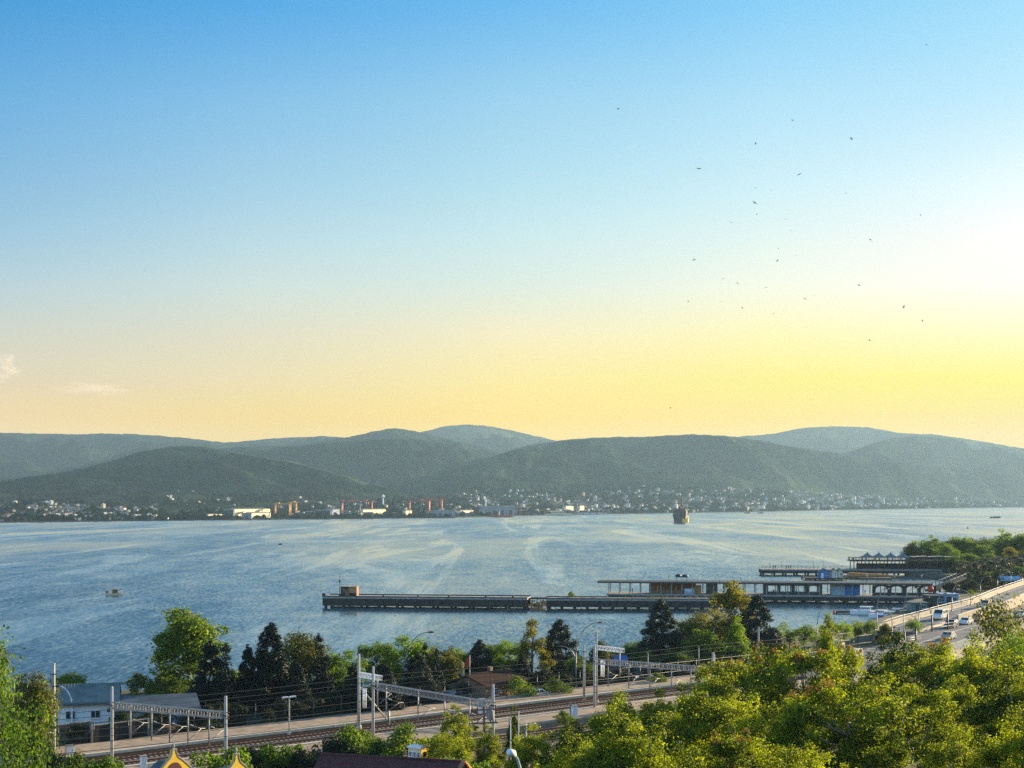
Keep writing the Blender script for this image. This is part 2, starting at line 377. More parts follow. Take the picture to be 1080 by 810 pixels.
# ------------------------------------------------------------------ far shore, hills
SHORE = [(-400, 1800), (0, 1956), (240, 2195), (480, 2500), (600, 3000), (700, 3333), (800, 3800), (870, 4350), (960, 5100), (1080, 6300), (1500, 7400)]
TOEY = [(-400, 524), (0, 522), (250, 519), (420, 523), (470, 520), (600, 514), (640, 509), (740, 509), (800, 514), (900, 521), (1080, 527), (1500, 527)]
def shore_d(px): return interp(px, SHORE)
def toe_d(px): return shore_d(px) + interp(px, [(-400, 1300), (450, 1400), (870, 1500), (1080, 700), (1500, 700)])
def toe_z(px): return H - (interp(px, TOEY) - HY) / F * toe_d(px)
def plain_z(px, u):
    x = (px - CX); d = shore_d(px) + u * (toe_d(px) - shore_d(px))
    n = mnoise.fractal(Vector((x * d / F / 260, d / 260, 3.3)), 0.9, 2.0, 4)
    return 1.8 + max(0, toe_z(px) - 1.8) * u ** 1.35 + max(0, n) * 16 * min(1, u * 3)
def plain_at(px, u):
    d = shore_d(px) + u * (toe_d(px) - shore_d(px))
    return Vector(((px - CX) / F * d, d, plain_z(px, u)))

def forest_mat(name, a, b, c):
    m = bpy.data.materials.new(name); m.use_nodes = True; nt = m.node_tree; N = nt.nodes; L = nt.links
    N.remove(N['Principled BSDF']); bs = N.new('ShaderNodeBsdfDiffuse'); L.new(bs.outputs[0], N['Material Output'].inputs[0])
    tc = N.new('ShaderNodeTexCoord')
    def nz(s, d, r):
        n = N.new('ShaderNodeTexNoise'); n.inputs['Scale'].default_value = s; n.inputs['Detail'].default_value = d; n.inputs['Roughness'].default_value = r
        L.new(tc.outputs['Object'], n.inputs['Vector']); return n.outputs[0]
    n1 = nz(0.03, 5, 0.7); n2 = nz(0.0022, 5, 0.6)
    cr = N.new('ShaderNodeValToRGB'); e = cr.color_ramp.elements; e[0].position = .35; e[0].color = (*a, 1); e[1].position = .68; e[1].color = (*b, 1); L.new(n1, cr.inputs[0])
    mr = N.new('ShaderNodeMapRange'); mr.interpolation_type = 'SMOOTHSTEP'; mr.inputs[1].default_value = .55; mr.inputs[2].default_value = .68; L.new(n2, mr.inputs[0])
    mx = N.new('ShaderNodeMix'); mx.data_type = 'RGBA'; L.new(mr.outputs[0], mx.inputs[0]); L.new(cr.outputs[0], mx.inputs[6]); mx.inputs[7].default_value = (*c, 1)
    L.new(mx.outputs[2], bs.inputs['Color'])
    bp = N.new('ShaderNodeBump'); bp.inputs['Strength'].default_value = 0.9; bp.inputs['Distance'].default_value = 9
    L.new(n1, bp.inputs['Height']); L.new(bp.outputs[0], bs.inputs['Normal'])
    return m
FOREST = forest_mat('hill_forest', (0.003, 0.010, 0.008), (0.030, 0.050, 0.030), (0.075, 0.090, 0.052))
SHOREM = forest_mat('shore_land', (0.010, 0.022, 0.014), (0.05, 0.065, 0.04), (0.12, 0.115, 0.09))

def grid_mesh(name, rows, cols, fn, m, label):
    vs = [fn(i, j) for i in range(rows) for j in range(cols)]
    ii = (np.arange(rows - 1)[:, None] * cols + np.arange(cols - 1)[None]).ravel()
    o = np_mesh(name, vs, np.stack([ii, ii + 1, ii + cols + 1, ii + cols], 1), [m], smooth=True)
    return tag(o, label, name.replace('_', ' '), kind='structure')

pxs = np.arange(-300, 1420, 4.0)
def shore_fn(i, j):
    px = pxs[j]
    if i == 0:
        d = shore_d(px) - 6; return ((px - CX) / F * d, d, -3.0)
    u = (i - 1) / 26.0
    p = plain_at(px, u); return (p.x, p.y, p.z)
grid_mesh('far_shore', 30, len(pxs), shore_fn, SHOREM, 'low wooded shore and town slope across the bay')

def hill(name, prof, dist, toe, step, rows, label, rough=1.0, seed=0.0):
    """a range with its ridge `prof` (photograph outline) at distance dist and its foot at toe(px)"""
    cols = np.arange(prof[0][0], prof[-1][0] + 1, step)
    def fn(i, j):
        px = cols[j]; yc = interp(px, prof)
        # soften the outline between the traced points
        yc = (yc + interp(px - 9, prof) + interp(px + 9, prof)) / 3
        dc = dist * (1 + 0.03 * math.sin(px * 0.02 + seed)); d0 = toe(px); z0 = toe_z(px) * 0.9 if d0 < dist else 5
        dc = max(dc, d0 + 800); zc = H - (yc - HY) / F * dc
        if i <= rows:
            w = i / rows; d = d0 + (dc - d0) * w
            x = (px - CX) / F * d
            sh = w ** 0.85 * (1 - 0.12 * math.sin(math.pi * w))
            v = Vector((x / 760 + seed, d / 760, seed))
            n = mnoise.ridged_multi_fractal(v, 0.9, 2.1, 5, 1.0, 2.0) - 1.0
            amp = 215 * rough * math.sin(math.pi * min(1, w * 1.02)) ** 0.8 * (0.4 + (zc - z0) / 350)
            z = z0 + (zc - z0) * sh + n * amp * (1 - 0.6 * w)
            z += mnoise.fractal(v * 14, 0.9, 2, 3) * 4.0 * w
            if w < 1: z = min(z, H - (yc + 1.0 - HY) / F * d)      # spurs stay below the ridge
            return (x, d, max(z, z0 * .5) if w > .05 else z - 12)
        w = (i - rows) / 6.0; d = dc * (1 + 0.16 * w); x = (px - CX) / F * d
        return (x, d, zc * (1 - w * w) - 20 * w)
    return grid_mesh(name, rows + 7, len(cols), fn, FOREST, label)
hill('hill', [(-300, 462), (-100, 455), (0, 456), (60, 458), (120, 457), (165, 459), (205, 463), (240, 467), (270, 464), (300, 462), (345, 460), (390, 463), (420, 470), (470, 480), (560, 500)],
     7600, lambda p: 5600, 4, 26, 'long flat-topped blue hill on the left behind the others', 0.8, 1.1)
hill('hill', [(330, 500), (400, 470), (440, 457), (465, 450), (490, 447.5), (515, 449), (540, 454), (565, 460), (585, 464), (640, 480), (720, 505)],
     9000, lambda p: 7000, 3, 24, 'palest pointed hill far behind the valley', 0.7, 2.7)
hill('hill', [(230, 500), (300, 475), (345, 463), (380, 459), (400, 453), (418, 451), (440, 455), (465, 461), (495, 468), (520, 474), (560, 490), (610, 510)],
     6600, lambda p: 5000, 3, 26, 'grey humped hill in front of the palest peak', 0.8, 3.9)
hill('hill', [(170, 500), (205, 480), (235, 473), (270, 470), (310, 470), (345, 466), (385, 463), (420, 462), (455, 464), (490, 472), (515, 482), (545, 500), (590, 520)],
     5900, lambda p: max(4500, toe_d(p) * 0.99), 3, 34, 'green grey hill with a long level top behind the dark wooded hill', 1.0, 6.6)
hill('hill', [(-300, 515), (-100, 508), (0, 507), (40, 501), (80, 496), (115, 487), (145, 477), (175, 471), (205, 470), (235, 475), (270, 481), (310, 487), (350, 498), (390, 509), (430, 520), (470, 530)],
     4500, lambda p: toe_d(p) * 0.97, 3, 40, 'dark green wooded hill above the shipyard on the left', 1.0, 5.3)
hill('hill', [(690, 490), (740, 466), (780, 460), (815, 458), (845, 451), (880, 449.5), (915, 450.5), (950, 457), (985, 458), (1015, 462), (1050, 468), (1085, 474), (1140, 470), (1220, 462), (1420, 468)],
     9300, lambda p: 8000, 4, 24, 'pale broad hill on the right against the yellow sky', 0.8, 7.7)
hill('hill', [(400, 530), (440, 516), (470, 503), (500, 490), (530, 477), (560, 469), (600, 463), (650, 461), (690, 460), (730, 458), (770, 460), (810, 466), (850, 473), (900, 481), (960, 489), (1030, 500), (1120, 520)],
     6300, lambda p: toe_d(p) * 0.97, 3, 44, 'green wooded hill rising behind the town in the middle', 1.0, 9.1)
hill('hill', [(820, 515), (870, 488), (910, 470), (940, 461), (965, 459), (1000, 461), (1030, 465), (1060, 473), (1085, 478), (1130, 484), (1200, 490), (1420, 495)],
     9000, lambda p: toe_d(p) * 0.98, 4, 40, 'hazy green hill on the right shore', 0.9, 12.4)

# haze: one closed box of thin air round everything but the clouds
def build_haze():
    m = bpy.data.materials.new('thin_haze'); m.use_nodes = True; nt = m.node_tree; N = nt.nodes
    for n in list(N):
        if n.type != 'OUTPUT_MATERIAL': N.remove(n)
    v = N.new('ShaderNodeVolumePrincipled'); v.inputs['Color'].default_value = (0.43, 0.67, 0.90, 1)
    v.inputs['Density'].default_value = 5.6e-5; v.inputs['Anisotropy'].default_value = 0.25
    nt.links.new(v.outputs[0], N['Material Output'].inputs['Volume'])
    mb = MB(); mb.box((1500, 4800, 256), (19000, 12000, 558))
    o = mb.build('haze', m); tag(o, 'thin bluish haze over the bay', 'haze', kind='stuff')
build_haze()
# ------------------------------------------------------------------ foliage
LEAF = {
 'bright': leaf_mat('bright_green_leaves', (0.03, 0.075, 0.008), (0.22, 0.32, 0.012), 0.55),
 'mid': leaf_mat('mid_green_leaves', (0.020, 0.050, 0.008), (0.21, 0.30, 0.020), 0.52),
 'olive': leaf_mat('olive_green_leaves', (0.03, 0.045, 0.010), (0.19, 0.19, 0.025), 0.45),
 'gold': leaf_mat('yellow_green_leaves', (0.05, 0.065, 0.008), (0.33, 0.28, 0.015), 0.5),
 'cypress': leaf_mat('dark_conifer_needles', (0.004, 0.013, 0.008), (0.014, 0.042, 0.022), 0.15),
 'pine': leaf_mat('blue_green_needles', (0.006, 0.016, 0.014), (0.022, 0.045, 0.030), 0.18),
 'ailanthus': leaf_mat('compound_leaves', (0.010, 0.030, 0.004), (0.37, 0.42, 0.012), 0.52, obj_var=.42, lo=.28),  # many dark, few bright leaves: shaded gaps and highlights put into the colour
 'seed': leaf_mat('rusty_seed_bunches', (0.12, 0.07, 0.015), (0.36, 0.22, 0.03), 0.35, (1, .8, .6)),
 'palm': leaf_mat('dusty_palm_fronds', (0.05, 0.055, 0.025), (0.22, 0.19, 0.09), 0.3),
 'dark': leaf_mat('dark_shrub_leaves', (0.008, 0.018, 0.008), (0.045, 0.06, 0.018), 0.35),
}
def leaf_quads(cl, n_each, size, aspect, rng, up=0.35, shell=0.55, hang=0.0, stray=.14):
    """diamond leaves through the clumps cl = [(centre, radius)]"""
    c = np.array([k[0] for k in cl], float); r = np.array([k[1] for k in cl], float)
    n_each = np.maximum(3, (n_each * (r / r.mean()) ** 2)).astype(int)
    c = np.repeat(c, n_each, 0); r = np.repeat(r, n_each)
    n = len(c)
    d = rng.normal(size=(n, 3)); d /= np.linalg.norm(d, axis=1)[:, None]
    rad = r * (shell + (1 - shell) * rng.rand(n) ** 0.5) * np.where(rng.rand(n) < stray, rng.uniform(1.2, 1.9, n), 1.0)
    p = c + d * rad[:, None] * np.array([1, 1, 0.8])
    nr = d * 0.8 + rng.normal(size=(n, 3)) * 0.55 + np.array([0, 0, up]); nr /= np.linalg.norm(nr, axis=1)[:, None]
    a = rng.normal(size=(n, 3)) + d * 0.7 + np.array([0, 0, -hang]); a -= (a * nr).sum(1)[:, None] * nr; a /= np.linalg.norm(a, axis=1)[:, None] + 1e-9
    b = np.cross(nr, a)
    L = size * rng.uniform(0.65, 1.35, n)[:, None] * 0.5; W = L * aspect
    v = np.stack([p + a * L, p + b * W + nr * W * 0.25, p - a * L, p - b * W + nr * W * 0.25], 1).reshape(-1, 3)
    return v, np.arange(n * 4).reshape(-1, 4)
def clumps_for(kind, h, rng):
    cl = []
    if kind in ('broad', 'round', 'bushy', 'tall', 'spray', 'neartall', 'nearbroad'):
        z0, rx, rz, N, cr = {'broad': (.54, .37, .44, 62, .115), 'round': (.66, .34, .31, 22, .14), 'bushy': (.5, .62, .45, 34, .17),
                             'tall': (.54, .28, .45, 60, .092), 'neartall': (.55, .28, .46, 125, .062), 'nearbroad': (.58, .36, .42, 130, .066), 'spray': (.64, .42, .34, 120, .062)}[kind]
        ph = rng.rand(6) * 6.28
        for i in range(N):
            d = rng.normal(size=3); d /= np.linalg.norm(d)
            lob = 1 + 0.16 * math.sin(3 * math.atan2(d[1], d[0]) + ph[0]) + 0.14 * math.sin(5 * d[2] + ph[1]) + 0.1 * math.sin(2 * math.atan2(d[1], d[0]) + 4 * d[2] + ph[2])
            q = (0.35 + 0.65 * rng.rand() ** 0.45) * lob
            taper = 1 - 0.28 * max(0, d[2]) if 'tall' in kind else 1
            cl.append(((d[0] * rx * q * h * taper, d[1] * rx * q * h * taper, (z0 + d[2] * rz * q) * h), h * cr * rng.uniform(.65, 1.3)))
    elif kind in ('cypress', 'spire', 'conifer', 'roundpine'):
        w, pw, N, cr, zb = {'cypress': (.24, .7, 120, .070, .03), 'spire': (.12, .6, 70, .056, .02), 'conifer': (.34, .8, 130, .075, .05), 'roundpine': (.38, .5, 95, .095, .08)}[kind]
        for i in range(N):
            f = rng.rand() ** 1.15; z = zb + f * (0.97 - zb)
            ring = w * (1 - f) ** pw * rng.uniform(.75, 1.12) + .012
            t = rng.rand() * 6.28
            cl.append(((math.cos(t) * ring * h * .8, math.sin(t) * ring * h * .8, z * h), h * cr * (1.1 - .6 * f) * rng.uniform(.7, 1.2)))
        for k in range(3): cl.append(((rng.normal() * .01 * h, rng.normal() * .01 * h, h * (.93 + .03 * k)), h * cr * .35))
    elif kind == 'tier':
        for k in range(9):
            f = k / 8; z = .30 + .66 * f; ring = .27 * (1 - f) ** .7 + .03
            for q in range(int(3 + 6 * (1 - f))):
                t = rng.rand() * 6.28; rr = ring * rng.uniform(.35, 1.1)
                cl.append(((math.cos(t) * rr * h, math.sin(t) * rr * h, (z + rng.normal() * .02) * h), h * .062 * rng.uniform(.7, 1.3)))
    return cl
PROTO = {}
def tree_proto(key, kind, h, leafm, per, size, aspect, seed, bark='bark', seeds=False, up=.35, hang=0.0, shell=.55):
    rng = np.random.RandomState(seed); cl = clumps_for(kind, h, rng)
    v, f = leaf_quads(cl, per, size, aspect, rng, up, shell, hang, .34 if key.startswith('near') else .14); mi = np.zeros(len(f), np.int32); mats = [LEAF[leafm]]
    if seeds:
        top = sorted(cl, key=lambda k: -k[0][2])[:16]; pick = [top[i] for i in rng.choice(len(top), 7, replace=False)]
        c2 = [((k[0][0] * 1.05, k[0][1] * 1.05, k[0][2] + k[1] * .75), k[1] * .6) for k in pick]
        v2, f2 = leaf_quads(c2, 60, size * .9, .5, rng, .2, .2)
        f = np.concatenate([f, f2 + len(v)]); v = np.concatenate([v, v2]); mi = np.concatenate([mi, np.ones(len(f2), np.int32)]); mats.append(LEAF['seed'])
    root = bpy.data.objects.new('tmp', None)
    t = MB(); rb = h * (.018 if kind in ('spire', 'cypress') else .022)
    top = .88 if kind in ('cypress', 'spire', 'conifer', 'tier', 'roundpine') else .62
    pts = [(0, 0, -0.6)] + [(rng.normal() * .012 * h * k, rng.normal() * .012 * h * k, h * top * k / 4) for k in range(1, 5)]
    t.tube(pts, [rb, rb * .9, rb * .72, rb * .5, rb * .22], 7)
    for k in sorted(range(len(cl)), key=lambda q: rng.rand())[:16 if kind in ('broad', 'spray', 'tall', 'round', 'bushy', 'neartall', 'nearbroad') else 8]:
        c = Vector(cl[k][0]); f0 = max(.12, min(.95, (c.z - .18 * h) / (top * h)))
        i = min(3, int(f0 * 4)); a = Vector(pts[i]).lerp(Vector(pts[i + 1]), f0 * 4 - i) if i < 4 else Vector(pts[4])
        mid = a.lerp(c, .5) + Vector((0, 0, -.03 * h))
        t.tube([a, mid, c], [rb * .42, rb * .26, rb * .08], 5)
    PROTO[key] = dict(h=h, crown=(v, f, mi, mats), trunk=t, bark=M[bark], name=None)
    bpy.data.objects.remove(root)
TREE_NAMES = {}
def plant(key, name, x, y, height, label, cat, group=None, rz=None, wide=1.0, z=None, rnd=random.Random(7)):
    """one tree: an Empty at its foot, trunk and crown; the first of a kind builds the meshes, the rest share them"""
    p = PROTO[key]; z = gz(x, y) if z is None else z
    s = height / p['h']; rz = rnd.uniform(0, 6.28) if rz is None else rz
    if p['name'] is None:
        r = empty(name, (x, y, z), rz); p['name'] = r
        p['trunk'].build('trunk', p['bark'], r)
        v, f, mi, mats = p['crown']; np_mesh('crown', v, f, mats, mi, False, r)
    else:
        r = copy_tree(p['name'], (x, y, z), rz); r.name = name
    r.scale = (s * wide, s * wide, s)
    for k in ('group',):
        if k in r: del r[k]
    return tag(r, label, cat, group)
for i in range(2):
    tree_proto(f'broad{i}', 'broad', 12, 'mid', 210, .36, .62, 10 + i)
    tree_proto(f'bright{i}', 'broad', 12, 'bright', 210, .36, .62, 20 + i)
    tree_proto(f'tall{i}', 'tall', 12, 'gold' if i else 'bright', 210, .34, .62, 30 + i)
    tree_proto(f'olive{i}', 'broad', 10, 'olive', 190, .34, .55, 40 + i)
    tree_proto(f'cypress{i}', 'cypress', 12, 'cypress', 200, .34, .45, 50 + i, up=.6)
    tree_proto(f'round{i}', 'round', 6, 'bright', 110, .26, .6, 60 + i)
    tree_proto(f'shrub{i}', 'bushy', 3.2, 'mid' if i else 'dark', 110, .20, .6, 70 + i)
tree_proto('tallmid', 'tall', 12, 'mid', 230, .34, .62, 34)
tree_proto('spire', 'spire', 12, 'cypress', 130, .30, .4, 81, up=.6)
tree_proto('conifer', 'conifer', 13, 'pine', 210, .36, .4, 82)
tree_proto('roundpine', 'roundpine', 11, 'pine', 210, .36, .4, 83)
tree_proto('tier', 'tier', 12, 'gold', 130, .34, .45, 84)
tree_proto('shrub2', 'bushy', 3.2, 'bright', 120, .20, .6, 85)
for i, kd in enumerate(('spray', 'neartall', 'nearbroad', 'spray', 'neartall', 'nearbroad')):
    tree_proto(f'near{i}', kd, 9, 'ailanthus', 210, .20, .45, 90 + i, 'pale_bark', seeds=i in (0, 2), up=.2, hang=.5, shell=.2)
tree_proto('near_bright', 'broad', 14, 'bright', 300, .32, .55, 97, up=.2, hang=.3)
tree_proto('near_olive', 'bushy', 6, 'olive', 260, .24, .5, 98, 'pale_bark')

def at(px, ytop, ybase=None, d=None, z=2.0):
    """foot (x, y) and height of a thing whose top shows at (px, ytop)"""
    if d is None: d = (H - z) * F / (ybase - HY)
    x = (px - CX) / F * d; g = gz(x, d) if z is None else z
    return x, d, (H - (ytop - HY) / F * d) - g

# the row between the railway and the water
ROW = [
 ('tallmid', 'broadleaf_tree', 200, 645, 205, 'tall bright green tree standing left of the dark cypresses beside the water', 1.25),
 ('cypress0', 'cypress_tree', 222, 674, 186, 'bushy dark cypress in front of the tall bright green tree', 1.0),
 ('spire', 'cypress_tree', 238, 678, 184, 'narrow dark cypress on the inner side of the bushy one', 1.1),
 ('cypress1', 'cypress_tree', 285, 657, 190, 'tallest dark cypress with a broad base behind the platform lamp', 1.05),
 ('cypress0', 'cypress_tree', 261, 680, 188, 'shorter dark cypress leaning against the tallest one', .8),
 ('olive0', 'broadleaf_tree', 317, 667, 203, 'olive green tree glowing yellow behind the cypresses', .95),
 ('spire', 'cypress_tree', 336, 668, 196, 'thin dark cypress on the edge of the olive green tree', 1.0),
 ('cypress1', 'cypress_tree', 313, 698, 188, 'low dark cypress under the olive green tree', 1.1),
 ('bright1', 'broadleaf_tree', 361, 685, 200, 'rounded green tree behind the leaning brace of the portal mast', .9),
 ('spire', 'cypress_tree', 345, 690, 194, 'small dark cypress tucked beside the rounded green tree', 1.1),
 ('bright0', 'broadleaf_tree', 398, 678, 214, 'green tree right behind the pair of portal masts', .85),
 ('spire', 'conifer_tree', 417, 662, 222, 'little pointed conifer poking above the dull green trees', 1.3),
 ('bright1', 'broadleaf_tree', 431, 671, 212, 'wide green tree behind the tall double street lamp', 1.05),
 ('spire', 'cypress_tree', 448, 678, 202, 'slim dark cypress just right of the tall double street lamp', 1.0),
 ('olive1', 'broadleaf_tree', 468, 680, 204, 'sparse olive tree between two slim cypresses', .7),
 ('spire', 'cypress_tree', 461, 684, 200, 'slim dark cypress standing against the sparse olive tree', 1.0),
 ('bright1', 'broadleaf_tree', 483, 683, 214, 'light green tree beside the red flag', .7),
 ('roundpine', 'pine_tree', 506, 675, 214, 'dark spreading pine behind the red flag', .85),
 ('broad1', 'broadleaf_tree', 521, 677, 226, 'deep green tree between the spreading pine and the yellow-green pine', .8),
 ('bright0', 'broadleaf_tree', 536, 676, 222, 'yellowish green tree behind the brown roofed lodge', .7),
 ('tier', 'pine_tree', 561, 657, 216, 'yellow-green pine with layered boughs in front of the water', .95),
 ('roundpine', 'pine_tree', 591, 654, 222, 'dark round pine touching the short arm of the street lamp', .85),
 ('broad0', 'broadleaf_tree', 611, 690, 214, 'green tree at the foot of the double street lamp', .8),
 ('olive0', 'broadleaf_tree', 634, 676, 226, 'yellowish tree behind the blue and pink awning', .75),
 ('broad1', 'broadleaf_tree', 655, 668, 246, 'low spreading green tree right of the blue awning', 1.7),
 ('broad0', 'broadleaf_tree', 676, 663, 252, 'dull green tree leaning on the big dark conifer', 1.5),
 ('conifer', 'conifer_tree', 697, 632, 246, 'big dark conical conifer rising in front of the jetties', 1.15),
 ('olive1', 'broadleaf_tree', 735, 645, 256, 'grey-green tree right of the big dark conifer', 1.1),
 ('tall1', 'broadleaf_tree', 772, 613, 250, 'tall yellow-green tree rising in front of the covered pier', .78),
 ('bright1', 'broadleaf_tree', 741, 663, 232, 'bright green tree below the grey-green one', .85),
 ('tall0', 'broadleaf_tree', 777, 657, 236, 'bright green pointed tree in front of the tall yellow-green one', .8),
 ('conifer', 'conifer_tree', 799, 627, 244, 'dark conical conifer beside the tall yellow-green tree', 1.1),
 ('broad1', 'broadleaf_tree', 715, 684, 226, 'low green tree under the big dark conifer', 1.0),
 ('broad0', 'broadleaf_tree', 378, 682, 226, 'dim green tree filling the gap left of the portal masts', 1.0),
 ('broad1', 'broadleaf_tree', 412, 680, 234, 'dim green tree behind the little pointed conifer', 1.0),
 ('bright0', 'broadleaf_tree', 456, 685, 232, 'light green tree glimpsed behind the slim cypresses', .9),
 ('roundpine', 'pine_tree', 440, 690, 196, 'dark low pine at the foot of the tall double street lamp', .9),
 ('cypress0', 'cypress_tree', 372, 700, 190, 'dark squat cypress left of the portal masts', 1.1),
 ('broad0', 'broadleaf_tree', 496, 688, 232, 'dim tree behind the stone pillar', 1.0),
 ('cypress1', 'cypress_tree', 551, 692, 206, 'dark squat cypress under the layered pine', 1.1),
 ('cypress1', 'cypress_tree', 407, 702, 186, 'dark squat cypress right of the portal masts', 1.2),
 ('broad1', 'broadleaf_tree', 578, 688, 232, 'dim green tree between the two pines', .9),
 ('roundpine', 'pine_tree', 757, 655, 262, 'dark pine behind the bright green pointed tree', .9),
 ('broad0', 'broadleaf_tree', 716, 660, 264, 'dull green tree filling the gap right of the big conifer', .9),
 ('broad1', 'broadleaf_tree', 72, 708, 196, 'dark green tree peeping over the white house roof', 1.0),
 ('olive0', 'broadleaf_tree', 36, 708, 150, 'dark olive tree behind the concrete mast at the left edge', .5),
]
for key, name, px, yt, d, lab, wide in ROW:
    x, y, h = at(px, yt, d=d); plant(key, name, x, y, h, lab, 'tree', 'trees between the railway and the bay', wide=wide * 1.22)

# street trees along the waterside road
for i, (px, yt, d, lab) in enumerate([
 (816, 662, 262, 'small round street tree just right of the dark conical conifer'),
 (833, 655, 266, 'small round street tree left of the thin curved lamp'),
 (848, 658, 262, 'small street tree touching the short arm of the thin curved lamp'),
 (873, 654, 274, 'small round street tree just right of the thin curved lamp'),
 (890, 655, 272, 'small street tree right of the red marker by the boat dock'),
 (905, 652, 280, 'brightest round street tree in front of the boat dock'),
 (918, 653, 282, 'small street tree in front of the moored motor boat'),
 (934, 657, 280, 'dull green street tree right of the moored motor boat'),
 (966, 652, 282, 'lone bright street tree at the start of the flyover'),
 (950, 668, 270, 'dusty street tree near the wire compound'),
 (862, 668, 258, 'low street tree before the waterside lawn'),
 (932, 670, 262, 'low street tree at the corner of the wire compound')]):
    x, y, h = at(px, yt, d=d); plant(f'round{i % 2}' if i not in (7, 9, 11) else 'olive0', 'street_tree', x, y, h, lab, 'tree', 'small street trees along the waterside')

# wooded promontory behind the flyover
PROM = [
 (962, 573, 600, 'olive0', 'thin pale tree at the tip of the promontory beside the canopies'), (972, 570, 604, 'bright0', 'rounded tree second from the tip of the promontory'),
 (985, 568, 606, 'tall0', 'tree on the promontory behind the pergola, third from the tip'), (996, 572, 590, 'bright1', 'bushy tree on the promontory above the pergola end'),
 (1003, 567, 610, 'broad0', 'darker tree in the gap above the pergola end'), (1016, 564, 612, 'broad1', 'broad dark tree near the middle of the promontory'),
 (1030, 566, 615, 'olive1', 'olive tree near the middle of the promontory'), (1033, 572, 580, 'broad0', 'dark low tree before the olive one on the promontory'),
 (1047, 566, 610, 'broad1', 'dark tree left of the yellow flowering tree'), (1060, 562, 600, 'tall0', 'tall pointed tree behind the yellow flowering tree'),
 (1066, 577, 560, 'tall1', 'bright yellow flowering tree on the promontory'), (1072, 564, 606, 'broad0', 'green tree above the yellow flowering tree'),
 (1086, 562, 600, 'bright0', 'green tree cut by the edge of the view on the promontory'), (1100, 560, 610, 'broad1', 'dark tree beyond the edge of the promontory view'),
 (1022, 582, 560, 'broad1', 'dark shady tree behind the palms of the promontory'), (1046, 582, 545, 'broad0', 'shady tree behind the palms below the flowering tree'),
 (1008, 585, 552, 'broad0', 'shady tree behind the first palm'), (1080, 580, 540, 'olive0', 'olive tree behind the last palms'),
 (1020, 606, 480, 'broad1', 'dark bush-like tree hanging over the flyover wall'), (1010, 612, 470, 'broad0', 'dark low tree next to the stair to the covered pier'),
 (1034, 604, 476, 'shrub0', 'dark low shrub tree above the flyover wall'), (1046, 602, 480, 'broad1', 'dark rounded tree above the bend of the flyover wall'), (1060, 600, 490, 'olive1', 'olive tree above the blue tarpaulin'),
 (1074, 596, 500, 'broad0', 'dark tree above the upper end of the flyover'), (1024, 622, 420, 'shrub2', 'light green bush beside the flyover wall'),
 (1090, 592, 510, 'broad1', 'dark tree past the upper end of the flyover')]
for px, yt, d, key, lab in PROM:
    x, y, h = at(px, yt, d=d); plant(key, 'promontory_tree', x, y, h, lab, 'tree', 'trees on the promontory', wide=1.15 if h > 4 else 1.0)
# palms
def palm_proto():
    rng = random.Random(5); fm = MB()
    for k in range(26):
        t = k * 2.4 + rng.uniform(-.2, .2); el = rng.uniform(-.35, 1.2); L = rng.uniform(2.2, 3.0)
        pts = [Vector((0, 0, 5.6))]
        for q in range(1, 6):
            e = el - q * .30; pts.append(pts[-1] + Vector((math.cos(t) * math.cos(e), math.sin(t) * math.cos(e), math.sin(e))) * L / 5)
        for q in range(5):
            a, b = pts[q], pts[q + 1]; sd = Vector((-math.sin(t), math.cos(t), 0)) * (.42 * math.sin((q + .6) / 5.6 * math.pi))
            s2 = Vector((-math.sin(t), math.cos(t), 0)) * (.42 * math.sin(min(1, (q + 1.6) / 5.6) * math.pi))
            dn = Vector((0, 0, -.16))
            fm.add([a, b, b + s2 + dn, a + sd + dn], [(0, 1, 2, 3)]); fm.add([a, b, b - s2 + dn, a - sd + dn], [(0, 1, 2, 3)])
    tm = MB(); tm.tube([(0, 0, -.5), (.08, 0, 2), (.02, .05, 4), (0, 0, 5.6)], [.30, .24, .22, .28], 8)
    return fm, tm
fm, tm = palm_proto(); palm0 = empty('palm_tree', (0, 0, 0)); tm.build('trunk', M['bark'], palm0); fm.build('crown', LEAF['palm'], palm0)
PALMS = [(1013, 594, 505, 'first palm of the row, nearest the pier stair'), (1020, 592, 520, 'second palm from the pier stair'), (1028, 593, 505, 'palm with dusty fronds above the flyover bend'),
 (1034, 590, 525, 'taller palm in the middle of the palm row'), (1040, 588, 520, 'palm just right of the tallest in the row'), (1046, 591, 505, 'low palm in front of the middle of the row'),
 (1052, 587, 525, 'palm under the yellow flowering tree'), (1058, 589, 510, 'palm to the right under the yellow flowering tree'), (1065, 587, 525, 'palm above the blue tarpaulin'), (1072, 586, 520, 'palm second from the edge of the view'), (1078, 588, 510, 'last palm at the edge of the view')]
for i, (px, yt, d, lab) in enumerate(PALMS):
    x, y, h = at(px, yt, d=d); r = palm0 if i == 0 else copy_tree(palm0, (0, 0, 0))
    r.location = (x, y, 2); r.rotation_euler = (0, 0, i * 1.7); s = h / 6.3; r.scale = (s * 1.15, s * 1.15, s)
    tag(r, lab, 'palm', 'palms on the promontory')

